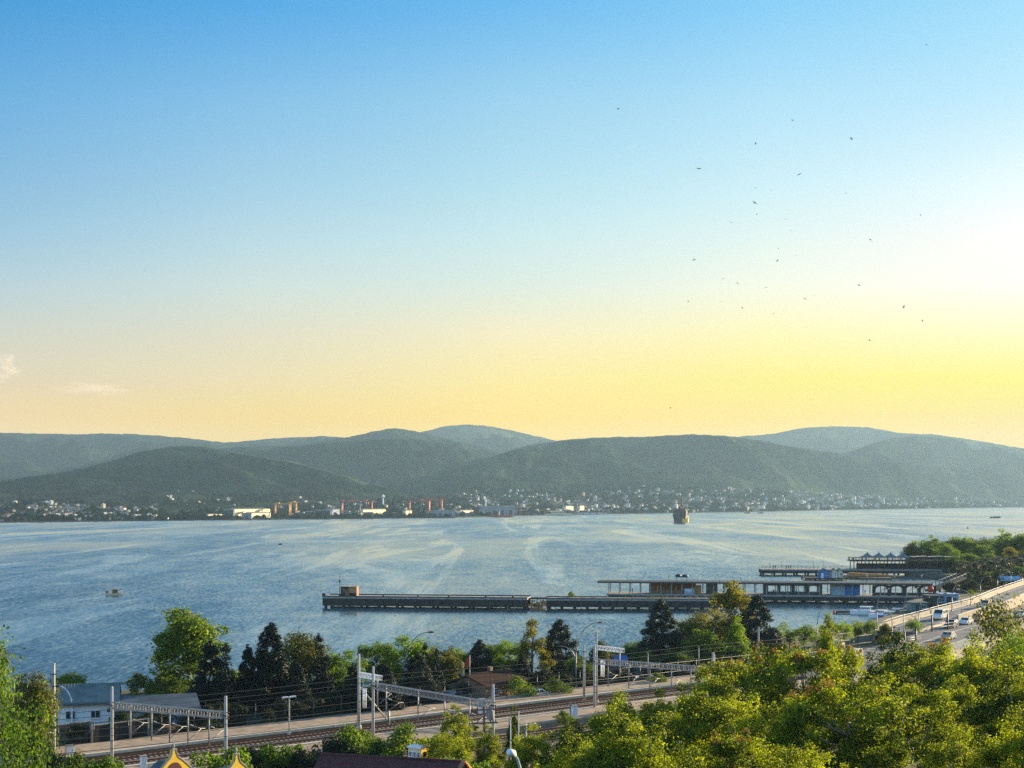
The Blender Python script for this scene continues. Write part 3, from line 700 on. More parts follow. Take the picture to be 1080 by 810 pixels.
# the trees close below the camera
NEAR = [
 (-16, 686, 84, 'near_bright', 'bright sunlit green tree filling the lower left corner', .52),
 (562, 773, 112, 'near1', 'leafy green tree beside the white flag poles', 1.1), (606, 766, 112, 'near3', 'green tree in front of the white signal cabinet', 1.1),
 (652, 741, 112, 'near1', 'tall dense green tree below the railway portal', 1.15), (694, 738, 108, 'near3', 'green tree between the portal and the rusty topped trees', 1.1),
 (742, 712, 112, 'near2', 'tree with brownish seed bunches where the green slope begins to rise', 1.05), (778, 696, 118, 'near0', 'tree with yellowing top right of the portal end', .95),
 (812, 680, 128, 'near2', 'slender tree with rusty tip beside the red brown shed', .6), (848, 684, 122, 'near0', 'wide rusty topped tree under the street lamp with the curved arm', 1.1),
 (877, 664, 132, 'near2', 'thin pale stemmed sapling with an orange tip', .4), (894, 682, 128, 'near0', 'small sapling with a rust red crown before the wire compound', .45),
 (936, 680, 122, 'near2', 'rusty crowned tree in front of the wire compound', .9), (975, 688, 112, 'near1', 'green tree with yellowish spots below the flyover start', 1.1),
 (1000, 672, 118, 'near0', 'rusty topped tree below the stopped cars', 1.0), (1036, 680, 108, 'near3', 'yellow-green tree at the right below the flyover', 1.1),
 (1074, 636, 150, 'near_olive', 'dark leafy tree hiding the end of the car queue', .62), (1078, 674, 116, 'near_bright', 'tall bright yellow-green tree at the right edge', .7),
 (604, 800, 84, 'near3', 'low green tree at the bottom beside the street lamp head', 1.1), (655, 772, 80, 'near1', 'low green tree at the bottom middle of the slope', 1.15),
 (715, 764, 82, 'near2', 'low tree with a reddish bunch at the bottom of the slope', 1.1), (772, 748, 84, 'near3', 'low spreading tree under the yellow topped trees', 1.15),
 (835, 742, 82, 'near1', 'dark green tree low in the middle of the thicket', 1.15), (890, 738, 86, 'near0', 'tree with orange seed bunches in the lower thicket', 1.1),
 (950, 734, 82, 'near3', 'pale stemmed tree in the lower right thicket', 1.15), (1010, 728, 84, 'near2', 'rusty speckled tree low at the right', 1.1), (1068, 724, 80, 'near1', 'sunlit tree in the lower right corner', 1.1),
 (690, 796, 62, 'near1', 'leafy sapling cut by the lower edge under the portal', 1.0), (770, 790, 60, 'near0', 'leafy sapling with rusty bunches cut by the lower edge', 1.0), (850, 786, 60, 'near3', 'green sapling cut by the lower edge in the middle of the thicket', 1.0),
 (930, 782, 60, 'near2', 'sapling with rusty bunches cut by the lower edge further right', 1.0), (1010, 776, 60, 'near1', 'green sapling cut by the lower edge near the corner', 1.0), (1075, 780, 58, 'near3', 'green sapling at the very lower right corner', 1.0),
 (556, 806, 92, 'near1', 'dark green tree right behind the street lamp head', .9), (480, 752, 132, 'near3', 'bright green tree beside the railway mast and utility pole', .75),
 (470, 772, 128, 'near1', 'bright green tree behind the yellow kiosk', .8), (515, 772, 126, 'near3', 'green tree behind the utility pole', .9), (542, 752, 130, 'near1', 'narrow bright tree by the flag poles', .4),
]
rn = random.Random(17)
for i, (px, yt, d, key, lab, wide) in enumerate(NEAR):
    if key in ('near0', 'near1', 'near2', 'near3') and i > 1:
        key = {'near0': ('near0', 'near4', 'near2'), 'near2': ('near2', 'near0', 'near4'), 'near1': ('near1', 'near5', 'near3'), 'near3': ('near3', 'near1', 'near5')}[key][rn.randrange(3)]
        if d < 100: yt += rn.uniform(-26, 14); d += rn.uniform(-7, 7); px += rn.uniform(-10, 10)
        wide *= rn.uniform(.85, 1.12)
    x, y, h = at(px, yt, d=d, z=None); plant(key, 'thicket_tree', x, y, max(h, 2.5), lab, 'tree', 'trees on the slope below', wide=wide)

# hedges and bushes by the near platform
BUSH = [(235, 788, 128, 'shrub2', 'light green bush beside the ornate yellow gable'), (262, 786, 138, 'shrub0', 'clipped dark hedge bush right of the tall mast'), (281, 785, 138, 'shrub0', 'dark hedge bush, second from the tall mast'),
 (294, 786, 136, 'shrub2', 'lighter round bush between dark hedges'), (320, 788, 136, 'shrub0', 'dark round bush standing alone before the red roof'), (352, 776, 140, 'shrub0', 'dark clipped hedge over the red roof ridge'),
 (375, 768, 142, 'shrub1', 'leafy tall bush left of the portal mast'), (364, 774, 143, 'shrub0', 'dark bush next to the clipped hedge'), (404, 782, 140, 'shrub1', 'low dull bush right of the portal mast'), (433, 767, 140, 'shrub1', 'tall rounded bush behind the yellow kiosk'),
 (452, 778, 138, 'shrub0', 'dark bush right behind the yellow kiosk'), (60, 792, 132, 'shrub0', 'dull weeds at the foot of the concrete mast'), (105, 798, 130, 'shrub2', 'low light bush under the first railway portal'), (85, 798, 128, 'shrub1', 'low bush beside the white cabinet at the left'),
 (486, 800, 118, 'shrub2', 'bright bush beside the orange roof ridge'), (100, 778, 165, 'shrub0', 'small dark bush before the concrete panel wall'), (548, 714, 200, 'shrub1', 'young green tree-bush growing against the railway fence'),
 (586, 716, 202, 'shrub1', 'tall green bush beside the parked white car'), (692, 710, 214, 'shrub1', 'bush on the grassy strip behind the second portal'), (735, 700, 228, 'shrub1', 'bush near the far end of the platform')]
for px, yt, d, key, lab in BUSH:
    x, y, h = at(px, yt, d=d, z=None); plant(key, 'bush', x, y, max(h, 1.2), lab, 'bush', 'bushes along the railway', wide=.85 if h > 3.4 else 1.1)
# dark undergrowth behind the railway fence: single shrubs
rs = random.Random(3)
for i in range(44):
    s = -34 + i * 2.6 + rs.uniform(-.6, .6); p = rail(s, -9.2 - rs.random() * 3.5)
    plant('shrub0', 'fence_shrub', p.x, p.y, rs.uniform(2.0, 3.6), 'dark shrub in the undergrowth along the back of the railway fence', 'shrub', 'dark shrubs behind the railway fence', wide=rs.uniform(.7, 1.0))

rs = random.Random(31)
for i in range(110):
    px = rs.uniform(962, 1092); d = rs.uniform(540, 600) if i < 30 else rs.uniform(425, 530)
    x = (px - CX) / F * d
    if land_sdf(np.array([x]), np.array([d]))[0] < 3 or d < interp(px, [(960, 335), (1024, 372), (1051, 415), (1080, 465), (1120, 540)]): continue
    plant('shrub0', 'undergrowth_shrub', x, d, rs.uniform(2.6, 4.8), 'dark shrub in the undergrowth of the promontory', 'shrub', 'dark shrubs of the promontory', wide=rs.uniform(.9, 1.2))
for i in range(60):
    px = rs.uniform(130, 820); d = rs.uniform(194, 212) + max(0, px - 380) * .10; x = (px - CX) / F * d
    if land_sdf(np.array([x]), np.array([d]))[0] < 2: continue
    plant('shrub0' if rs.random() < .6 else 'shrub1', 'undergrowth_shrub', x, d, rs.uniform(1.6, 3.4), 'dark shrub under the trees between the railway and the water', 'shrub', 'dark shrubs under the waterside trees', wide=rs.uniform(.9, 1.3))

for i, (s, t) in enumerate([(-30, 13.5), (-21, 15), (-12, 14.2), (4, 13.8), (17, 15.2), (27, 14.4), (36, 15.5), (46, 14.0)]):
    p = rail(s, t); plant('shrub2' if i % 2 else 'shrub1', 'bush', p.x, p.y, 1.3 + .5 * (i % 3), 'low scrubby bush growing along the near edge of the pale platform', 'bush', 'scrub along the pale platform', z=2.2)
for i, (px, yt, d) in enumerate([(1112, 690, 112), (1140, 712, 90), (1165, 684, 120), (1120, 740, 72), (1205, 690, 112), (1190, 730, 86), (1130, 664, 150), (1175, 668, 150)]):
    x, y, h = at(px, yt, d=d, z=None); plant(f'near{i % 6}', 'thicket_tree', x, y, max(h, 3.5), 'leafy tree continuing the thicket past the right edge of the view', 'tree', 'thicket beyond the view edge', wide=1.15)
# ------------------------------------------------------------------ railway
def strip(mb, s0, s1, t0, t1, z0, z1, mi=0):
    pts = [rail(s0, t0, z0), rail(s1, t0, z0), rail(s1, t1, z0), rail(s0, t1, z0)]
    return mb.prism(pts, (0, 0, 0), (0, 0, z1 - z0), mi)
S0, S1 = -75.0, 92.0
def setting(name, mb, m, label):
    return tag(mb.build(name, m), label, name.replace('_', ' '), kind='structure')
mb = MB(); strip(mb, S0, S1, 0.02, 8.6, 1.6, 2.22); setting('ballast_bed', mb, M['ballast'], 'rust brown stone ballast under the two tracks')
mb = MB(); strip(mb, S0, S1, 15.2, 34, 1.6, 2.2); setting('ballast_bed', mb, M['ballast'], 'brown ballast of the nearer tracks behind the bushes')
def platform(t0, t1, edge_t, label):
    mb = MB(); strip(mb, S0, S1, t0, t1, 1.5, 2.78); mb2 = None
    o = setting('platform', mb, M['platform'], label)
    e = MB(); strip(e, S0, S1, edge_t - .28, edge_t + .28, 2.5, 2.80); eo = e.build('platform_edge', M['edge'], o)
    return o
platform(-6.6, -0.3, -0.32, 'long brown railway platform with a pale edge, on the far side of the tracks')
platform(8.9, 15.0, 8.92, 'pale railway platform on the near side of the tracks')
def track(tc, label):
    r = empty('railway_track', rail(0, tc, 2.2), RAZ, label, 'railway track', 'railway tracks')
    for dt in (-.72, .72):
        m = MB(); m.box(((S0 + S1) / 2, -dt, .26), (S1 - S0, .075, .16)); m.box(((S0 + S1) / 2, -dt, .13), (S1 - S0, .15, .04)); m.build('rail', M['rust'], r)
    m = MB(); x = S0 + .3
    while x < S1: m.box((x, 0, .05), (.26, 2.5, .15)); x += .62
    so = m.build('sleeper', M['sleeper'], r); so['kind'] = 'stuff'
    return r
track(2.2, 'rusty track with pale sleepers beside the brown platform'); track(6.3, 'rusty track running beside the pale near platform')
track(18.2, 'track hidden mostly by bushes just beyond the pale platform'); track(22.4, 'track nearest the hedge bushes by the red roof')

# overhead portals
def lattice(m, a, b, h, w, n, r=.045, mi=0):
    """a lattice girder from a to b (bottom axis), h high, w wide"""
    a, b = Vector(a), Vector(b); u = (b - a).normalized(); side = Vector((u.y, -u.x, 0)) * w / 2; up = Vector((0, 0, h))
    for s in (-1, 1):
        m.tube([a + side * s, b + side * s], r * 1.5, 4, mi, False); m.tube([a + side * s + up, b + side * s + up], r * 1.5, 4, mi, False)
        for k in range(n):
            p, q = a.lerp(b, k / n), a.lerp(b, (k + 1) / n)
            m.tube([p + side * s, q + side * s + up], r, 4, mi, False); m.tube([q + side * s, q + side * s + up], r * .8, 4, mi, False)
    for k in range(n + 1):
        p = a.lerp(b, k / n); m.tube([p - side, p + side], r * .8, 4, mi, False); m.tube([p - side + up, p + side + up], r * .8, 4, mi, False)
def mast(root, local, top, r=.17):
    m = MB(); x, y, z = local; m.tube([(x, y, z), (x, y, top)], [r * 1.15, r * .85], 8); m.tube([(x, y, z - .2), (x, y, z + .35)], r * 1.9, 8)
    return m.build('mast', M['pole'], root)
def insulators(m, p, d):
    for k in range(4): m.tube([Vector(p) + Vector(d) * (.12 * k), Vector(p) + Vector(d) * (.12 * k + .05)], .09, 7)
def portal(A, B, beam, htop, drops, label):
    """A, B: feet of the two masts (x, y)"""
    A, B = Vector((A[0], A[1], 2.0)), Vector((B[0], B[1], 2.0)); L = (B - A).length; rz = math.atan2(B.y - A.y, B.x - A.x)
    r = empty('railway_portal', A, rz, label, 'portal', 'overhead line portals')
    mast(r, (0, 0, 0), htop); mast(r, (L, 0, 0), htop)
    m = MB(); lattice(m, (.25, 0, beam), (L - .25, 0, beam), .62, .45, int(L / .75)); m.build('beam', M['steel'], r)
    for f in drops:
        x = L * f; m = MB(); m.tube([(x, 0, beam + .55), (x, 0, beam - 2.9)], .075, 6); d = m.build('dropper', M['steel'], r)
        a = MB(); a.tube([(x, 0, beam - .9), (x + .25, 1.5, beam - 1.5), (x + .3, 2.2, beam - 1.6)], .035, 5); a.tube([(x, 0, beam - 2.5), (x + .25, 1.7, beam - 1.55)], .035, 5)
        insulators(a, (x + .03, .25, beam - 1.0), (.1, .9, -.35)); a.build('bracket_arm', M['steel'], d)
    c = MB()
    for x in (0, L): c.tube([(x - .4, 0, beam + .0), (x + .4, 0, beam + .0)], .06, 5); c.tube([(x - .4, 0, beam + .62), (x + .4, 0, beam + .62)], .06, 5); c.box((x, 0, beam + .3), (.46, .46, .12))
    c.build('clamp', M['dark_metal'], r)
    return r
def vec2(p): return (p.x, p.y)
# left mast at (118, 815), right mast toward the town
A1 = P(118, 815, 146); B1 = P(238, 830, 139); portal(vec2(A1), vec2(B1), 6.7, 8.9, (.17, .36, .52, .68, .86), 'steel railway portal at the left in front of the white house')
A2 = P(393.5, 783, 164.7); B2 = P(520, 811, 148.5); portal(vec2(A2), vec2(B2), 6.3, 8.8, (.12, .40, .62, .82), 'steel railway portal in the middle with a long lattice beam')
A3 = P(627, 752, 187.5); B3 = P(752, 764, 178); portal(vec2(A3), vec2(B3), 6.5, 9.0, (.12, .30, .48, .66, .82), 'steel railway portal furthest up the line by the green thicket')
def half_portal(foot, reach, htop, beam, label, brace=True, white=True):
    r = empty('railway_mast', (foot[0], foot[1], 2.75), RAZ - math.pi / 2, label, 'mast', 'masts with a short boom')
    mast(r, (0, 0, 0), htop)
    m = MB(); lattice(m, (.2, 0, beam), (reach, 0, beam), .5, .4, int(reach / .7), .05); m.build('boom', M['white'] if white else M['steel'], r)
    m = MB(); m.tube([(reach - .7, 0, beam + .5), (reach - .7, 0, beam - 3.4)], .08, 6); d = m.build('dropper', M['steel'], r)
    a = MB(); a.tube([(reach - .7, 0, beam - 1.2), (reach - .4, 1.6, beam - 1.7)], .035, 5); a.tube([(reach - .7, 0, beam - 3), (reach - .4, 1.8, beam - 1.75)], .035, 5); a.build('bracket_arm', M['steel'], d)
    if brace:
        m = MB(); m.tube([(-.1, 0, beam - 1.0), (-.4, 4.6, .3)], .10, 6); m.tube([(-.4, 4.6, -.1), (-.4, 4.6, 1.6)], .16, 6); m.build('brace', M['steel'], r)
    m = MB()
    for k in range(3): m.tube([(.9 + .28 * k, 0, beam - 1.4), (.9 + .28 * k, 0, beam - 3.6)], .09, 6)
    m.tube([(0, 0, beam - 1.3), (1.7, 0, beam - 1.3)], .05, 5); m.build('tension_weight', M['white'], r)
    return r
p = G(378.5, 768, 2.78); half_portal((p.x, p.y), 4.6, 8.9, 6.2, 'tall railway mast with a short white boom and a slanting brace')
p = G(629, 741, 2.78); half_portal((p.x, p.y), 5.2, 9.6, 7.2, 'tall railway mast with a short white boom by the blue awning', brace=False)
def simple_mast(px, py, z, h, label, r=.16, arms=True):
    p = G(px, py, z); o = empty('railway_mast', p, RAZ, label, 'mast', 'plain concrete masts')
    m = MB(); m.tube([(0, 0, -.3), (0, 0, h)], [r * 1.2, r * .85], 8); m.tube([(0, 0, h), (0, 0, h + .08)], r * .95, 8); m.build('mast', M['pole'], o)
    if arms:
        m = MB()
        for z_ in (h * .78, h * .9): m.box((0, 0, z_), (.5, .5, .08))
        m.tube([(0, 0, h * .66), (0, -1.3, h * .69)], .04, 5); m.build('clamp', M['dark_metal'], o)
    return o
simple_mast(56.5, 806, 2.1, 10.6, 'thick concrete mast standing alone beside the white house', .19)
simple_mast(616, 737, 2.78, 7.2, 'plain concrete mast just left of the far portal', .17)
simple_mast(800, 700, 3.0, 6.0, 'plain pale mast in front of the dark conical conifer', .17, False)
p = G(752.5, 722, 2.78); o = simple_mast(753, 722, 2.5, 4.4, 'short pale mast at the end of the far portal', .22, False)

# wires along the line
def wire(t, z, label):
    m = MB(); pts = []
    for k in range(0, 41):
        s = S0 + (S1 - S0) * k / 40; sag = .35 * math.cos((s % 56 - 28) / 28 * math.pi / 2)
        pts.append(rail(s, t, z - sag))
    m.tube(pts, .034, 4); o = m.build('overhead_wire', M['wire']); return tag(o, label, 'wire', 'overhead wires')
for t in (2.2, 6.3, 18.2, 22.4):
    for z in (7.4, 8.6): wire(t, z, 'thin dark overhead wire strung along the railway tracks')
# platform lamp
def platform_lamp(px, py, h, label):
    p = G(px, py, 2.78); o = empty('platform_lamp', p, RAZ, label, 'lamp post', 'platform lamps')
    m = MB(); m.tube([(0, 0, 0), (0, 0, h)], [.09, .065], 7); m.box((0, 0, .1), (.35, .35, .2)); m.build('pole', M['pole'], o)
    m = MB(); m.box((-.5, 0, h + .05), (.75, .3, .14)); m.box((.5, 0, h + .05), (.75, .3, .14)); m.tube([(-.6, 0, h), (.6, 0, h)], .05, 5); m.build('lamp_head', M['white'], o)
platform_lamp(305, 774.5, 4.3, 'slim platform lamp with a flat double head in front of the dark cypresses')
for i, (s, t, h, lab) in enumerate([(-48.5, -6.2, 3.6, 'short steel post on the platform behind the left portal'), (-43, -6.1, 3.6, 'steel post on the platform where the left portal ends'),
                                     (53, -5.8, 4.2, 'steel post on the platform under the far portal'), (64, -5.6, 4.4, 'steel post on the platform near the far mast')]):
    p = rail(s, t, 2.78); m = MB(); m.tube([p, p + Vector((0, 0, h))], [.085, .07], 7); m.box((p.x, p.y, p.z + .06), (.35, .35, .12), RAZ); m.box((p.x, p.y, p.z + h), (.26, .26, .10), RAZ)
    tag(m.build('platform_post', M['steel']), lab, 'post', 'steel posts along the platform')

# fences along the back of the platform
def fence(pts, h, label, postm='dark_metal', spacing=3.0, rails=(0.12, .5, .97), mesh=True, z=2.0):
    P0 = Vector((pts[0][0], pts[0][1], z)); r = empty('railway_fence', P0, 0, label, 'fence', 'wire fences')
    m = MB()
    for a, b in zip(pts, pts[1:]):
        a3, b3 = Vector((a[0], a[1], z)) - P0, Vector((b[0], b[1], z)) - P0; n = max(1, round((b3 - a3).length / spacing))
        for k in range(n):
            q = a3.lerp(b3, k / n); pm = MB(); pm.tube([q, q + Vector((0, 0, h))], .06, 6); pm.tube([q + Vector((0, 0, h)), q + Vector((0, -.25, h + .3))], .045, 5); pm.build('post', M[postm], r)
        for f in rails: m.tube([a3 + Vector((0, 0, h * f)), b3 + Vector((0, 0, h * f))], .022, 4)
        if mesh:
            nn = int((b3 - a3).length / .45)
            for k in range(nn):
                q = a3.lerp(b3, k / nn); q2 = a3.lerp(b3, (k + 1) / nn); m.tube([q + Vector((0, 0, .1)), q2 + Vector((0, 0, h * .97))], .008, 3, 0, False); m.tube([q2 + Vector((0, 0, .1)), q + Vector((0, 0, h * .97))], .008, 3, 0, False)
    m.build('wire_mesh', M[postm], r)
    return r
a, b = rail(-38, -7.4), rail(86, -7.4)
fence([vec2(a), vec2(b)], 2.9, 'long dark wire fence with posts along the back of the platform', spacing=4.2)
# concrete panel walls at the left
def panel_wall(px0, px1, d0, d1, h, label, m='dark_concrete', z=2.0):
    a, b = P(px0, 600, d0), P(px1, 600, d1); a.z = b.z = z; L = (b - a).length; rz = math.atan2(b.y - a.y, b.x - a.x)
    r = empty('panel_wall', a, rz, label, 'wall', 'walls beside the railway')
    n = max(2, round(L / 2.3)); k = MB()
    for i in range(n): k.box(((i + .5) * L / n, 0, h / 2), (L / n - .2, .10, h - .06))
    k.build('panel', M[m], r)
    for i in range(n + 1):
        k = MB(); k.box((i * L / n, -.04, h / 2 + .05), (.22, .26, h + .1)); k.build('post', M['concrete'], r)
    k = MB(); k.box((L / 2, 0, h + .03), (L, .2, .10)); k.build('coping', M['concrete'], r)
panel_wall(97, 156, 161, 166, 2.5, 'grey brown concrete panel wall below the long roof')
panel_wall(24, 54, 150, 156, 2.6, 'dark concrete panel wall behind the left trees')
panel_wall(58, 95, 165, 168, 1.9, 'tan brown wall patch in front of the white house', 'brick')
mb = MB(); 
for (x0, x1, y) in ((158, 215, 776), ):
    a, b = G(x0, 776, 2.3), G(x1, 765, 2.3)
    mb.prism([a + Vector((0, 0, -.5)), b + Vector((0, 0, -.5)), b + Vector((0, 1.2, -.5)), a + Vector((0, 1.2, -.5))], (0, 0, 0), (0, 0, 1.1))
tag(mb.build('low_wall', M['brick']), 'low brown retaining wall behind the left portal', 'wall')

# lineside boxes
def cabinet(px, ytop, ybase, wpx, m, label, z, post=False):
    p = G(px, ybase, z); s = p.y / F; w = wpx * s; h = (ybase - ytop) * s
    o = empty('signal_cabinet', p, RAZ, label, 'cabinet', 'lineside cabinets')
    k = MB(); k.box((0, 0, h / 2), (w, w * .7, h)); k.build('box', M[m], o)
    k = MB(); k.box((0, 0, h + .04), (w * 1.12, w * .82, .08)); k.build('lid', M['concrete'], o)
    k = MB(); k.box((-w * .02, -w * .36, h * .5), (w * .84, .03, h * .86)); k.box((w * .3, -w * .385, h * .5), (.04, .03, .2)); k.build('door', M[m], o)
    return o
cabinet(605.5, 744.5, 757, 6.5, 'white', 'white signal cabinet on the near platform beside a grey post', 2.78)
cabinet(73.5, 786.5, 800, 8.5, 'white', 'white signal cabinet near the lone concrete mast', 2.3)
cabinet(151.5, 797.5, 812, 6, 'white', 'white signal cabinet next to the ornate yellow gable', 2.8)
cabinet(508.5, 737.5, 752, 7, 'white', 'pale grey equipment cabinet behind the utility pole', 2.8)
p = G(602, 757, 2.78); m = MB(); m.box((p.x, p.y, p.z + .95), (.28, .28, 1.9)); m.box((p.x, p.y, p.z + 1.93), (.34, .34, .06)); tag(m.build('grey_post', M['concrete']), 'thick grey post touching the white signal cabinet', 'post')

# utility pole with transformer, flag poles, street lamps
def utility_pole():
    p = P(510.5, 810, 128); base = gz(p.x, p.y); top = H - (745 - HY) / F * 128
    o = empty('utility_pole', (p.x, p.y, base), .3, 'old wooden utility pole with a transformer and cross arms in front of the platform', 'utility pole'); h = top - base
    m = MB(); m.tube([(0, 0, -.5), (0, 0, h)], [.16, .11], 8); m.build('pole', M['wood'], o)
    for z in (h - .3, h - 1.5): k = MB(); k.box((0, 0, z), (2.5, .12, .14)); [k.lathe((x, 0, z + .07), [(.03, 0), (.07, .05), (.05, .12), (.07, .16), (.02, .24)], 7) for x in (-1.1, -.6, .6, 1.1)]; k.build('cross_arm', M['wood'], o)
    k = MB(); k.lathe((.55, -.1, h - 1.2), [(.30, 0), (.34, .06), (.34, .8), (.2, .9)], 12); k.build('transformer', M['concrete'], o)
utility_pole()
for i, (px, yt, lab) in enumerate([(538.5, 759, 'white flag pole, left of three in front of the tree'), (547, 752, 'white flag pole, tallest of the three in a row'), (555, 762, 'white flag pole, right of three in the green')]):
    p = P(px, yt, 128); base = gz(p.x, p.y); m = MB(); m.tube([(p.x, p.y, base - .3), (p.x, p.y, p.z)], [.07, .04], 7); m.lathe((p.x, p.y, p.z), [(.01, 0), (.07, .05), (.07, .1), (.01, .15)], 7); m.tube([(p.x, p.y, base), (p.x, p.y, base + .3)], .14, 7)
    tag(m.build('flag_pole', M['white']), lab, 'flag pole', 'white flag poles')
def curve_arm(m, base, dirx, reach, rise, r=.06, n=9, r2=None):
    pts = []
    for k in range(n + 1):
        a = k / n * math.pi / 2; pts.append(Vector(base) + Vector((dirx[0] * reach * (1 - math.cos(a)), dirx[1] * reach * (1 - math.cos(a)), rise * math.sin(a))))
    m.tube(pts, [r + ((r2 or r * .6) - r) * k / n for k in range(n + 1)], 7); return pts[-1]
def lamp_head(p, dirx, parent, L=.8):
    k = MB(); d = Vector((dirx[0], dirx[1], 0)); a = Vector(p)
    k.tube([a - d * .1, a + d * L * .35, a + d * L], [.07, .15, .06], 8); k.build('lamp_head', M['dark_metal'], parent)
def street_lamp(px, d, ybase, ytop, arms, label, r=.09, m='steel', split=.55, z=None, group='curved street lamps'):
    """arms: (reach, height of the arm's end as a photograph row)"""
    p = P(px, ybase, d); z = gz(p.x, p.y) if z is None else z; o = empty('street_lamp', (p.x, p.y, z), 0, label, 'street lamp', group)
    tops = [H - (yt - HY) / F * d - z for _, yt in arms]; hs = max(tops) * split
    k = MB(); k.tube([(0, 0, -.2), (0, 0, hs)], [r * 1.3, r], 8); k.tube([(0, 0, -.1), (0, 0, .5)], r * 1.9, 8); k.build('pole', M[m], o)
    for (reach, _), t in zip(arms, tops):
        rr = abs(reach) / F * d; sx = 1 if reach > 0 else -1; k = MB(); st = min(hs, t * .6)
        e = curve_arm(k, (0, 0, st), (sx, 0.12), rr, t - st, r, r2=r * .5); a = k.build('arm', M[m], o); lamp_head(e, (sx, .12), a)
    return o
street_lamp(607.5, 212, 729, 657, [(23, 657), (-15, 682)], 'double street lamp with a tall arm toward the water, beside the dark round pine', .10)
street_lamp(428, 200, 744, 666, [(24, 667), (-8, 700)], 'double street lamp with a tall arm in front of the wide green tree', .11)
street_lamp(76, 172, 782, 722, [(-14, 724)], 'single curved street lamp in front of the white house', .09, 'white')
street_lamp(205, 200, 745, 705, [(-12, 711)], 'thin pale street lamp against the tall bright green tree', .07, 'white')
street_lamp(862, 262, 694, 633, [(20, 634), (-10, 662)], 'thin curved street lamp rising from the waterside trees', .08)
street_lamp(752, 240, 695, 645, [(22, 646)], 'curved street lamp half hidden by the tall yellow-green tree', .08)
street_lamp(953, 275, 680, 628, [(12, 620), (-8, 662)], 'double street lamp near the wire compound', .08)
street_lamp(969, 290, 676, 626, [(-19, 647), (8, 630)], 'double street lamp at the start of the flyover', .08)
street_lamp(925, 285, 672, 622, [(9, 621)], 'slim curved street lamp beside the moored motor boat', .07)
street_lamp(1024, 338, 646, 618, [(-14, 622)], 'curved street lamp standing on the flyover edge', .10, z=5.0)
street_lamp(1004, 322, 652, 616, [(5, 618)], 'slim street lamp left of the lamp on the flyover edge', .09, z=4.8)
street_lamp(1052, 400, 626, 598, [(14, 604)], 'street lamp on the bend of the flyover', .10, z=5.0)
street_lamp(1078, 440, 617, 604, [(-12, 606)], 'bent street lamp beside the blue tarpaulin', .10, z=5.0)
street_lamp(941, 268, 682, 636, [(-9, 640)], 'slim street lamp behind the dusty street tree', .07)
street_lamp(989, 318, 660, 624, [(7, 626)], 'slim street lamp beside the white van', .08, z=4.2)
street_lamp(1014, 318, 655, 622, [(-8, 625)], 'slim street lamp behind the car queue', .08, z=4.2)
street_lamp(1066, 420, 621, 596, [(-9, 599)], 'slim street lamp near the upper end of the flyover', .09, z=5.2)
street_lamp(1034, 372, 633, 606, [(8, 608)], 'slim street lamp in the middle of the flyover parapet', .09, z=5.0)
# the lamp head just below the camera
p = P(546, 815, 60); zb = gz(p.x, p.y); o = empty('street_lamp', (p.x, p.y, zb), 0, 'pale blue street lamp head on a bent neck among the leaves at the bottom', 'street lamp')
ht = H - (794 - HY) / F * 60 - zb
k = MB(); pts = [(0.25, 0, -.3), (.22, 0, ht - 1.6), (.12, 0, ht - .7), (-.02, -.1, ht - .25), (-.14, -.2, ht - .05)]; k.tube(pts, [.08, .07, .06, .06, .06], 8); k.build('pole', M['pale_blue'], o)
k = MB(); k.tube([(-.10, -.16, ht - .08), (-.20, -.26, ht + .02), (-.33, -.5, ht + .10), (-.38, -.66, ht + .08)], [.07, .16, .17, .07], 10); k.build('lamp_head', M['white'], o)
M['roof_brown'] = mat('dim_brown_tiles', (0.05, 0.028, 0.02), 0.95, 0.3, 2.0, bump=.4, spec=.05)
# ------------------------------------------------------------------ the flyover and the road
def poly3(pts, off):
    """offset a 3-D polyline sideways (to its right) by off"""
    out = []
    for i, p in enumerate(pts):
        d = (pts[min(i + 1, len(pts) - 1)] - pts[max(i - 1, 0)]); d.z = 0; d.normalize(); out.append(p + Vector((d.y, -d.x, 0)) * off)
    return out
def ribbon(mb, pts, o0, o1, z0, z1, mi=0):
    a, b = poly3(pts, o0), poly3(pts, o1); n = len(pts)
    vs = [p + Vector((0, 0, z0)) for p in a] + [p + Vector((0, 0, z0)) for p in b] + [p + Vector((0, 0, z1)) for p in b] + [p + Vector((0, 0, z1)) for p in a]
    fs = []
    for i in range(n - 1):
        for k in range(4): fs.append((k * n + i, k * n + i + 1, ((k + 1) % 4) * n + i + 1, ((k + 1) % 4) * n + i))
    fs += [(0, n, 2 * n, 3 * n), (n - 1, 4 * n - 1, 3 * n - 1, 2 * n - 1)]
    return mb.add(vs, fs, mi)
FLY = [(926, 665.5, 4.0), (940, 660.5, 4.2), (955, 655.8, 4.4), (972, 651.5, 4.6), (989, 646.5, 4.8), (1006, 642, 5.0), (1024, 637.6, 5.2), (1038, 632.5, 5.4), (1051, 626.8, 5.6), (1066, 621.3, 5.8), (1080, 616.5, 6.0), (1120, 604, 6.5)]
FLYP = [G(px, py, z) for px, py, z in FLY]
mb = MB(); ribbon(mb, FLYP, 0, 7.4, -0.9, 0.0); setting('road', mb, M['asphalt'], 'grey asphalt flyover road curving up to the right')
mb = MB(); ribbon(mb, FLYP, 1.1, 1.24, .004, .008); ribbon(mb, FLYP, 6.7, 6.84, .004, .008)
cl = poly3(FLYP, 3.8)
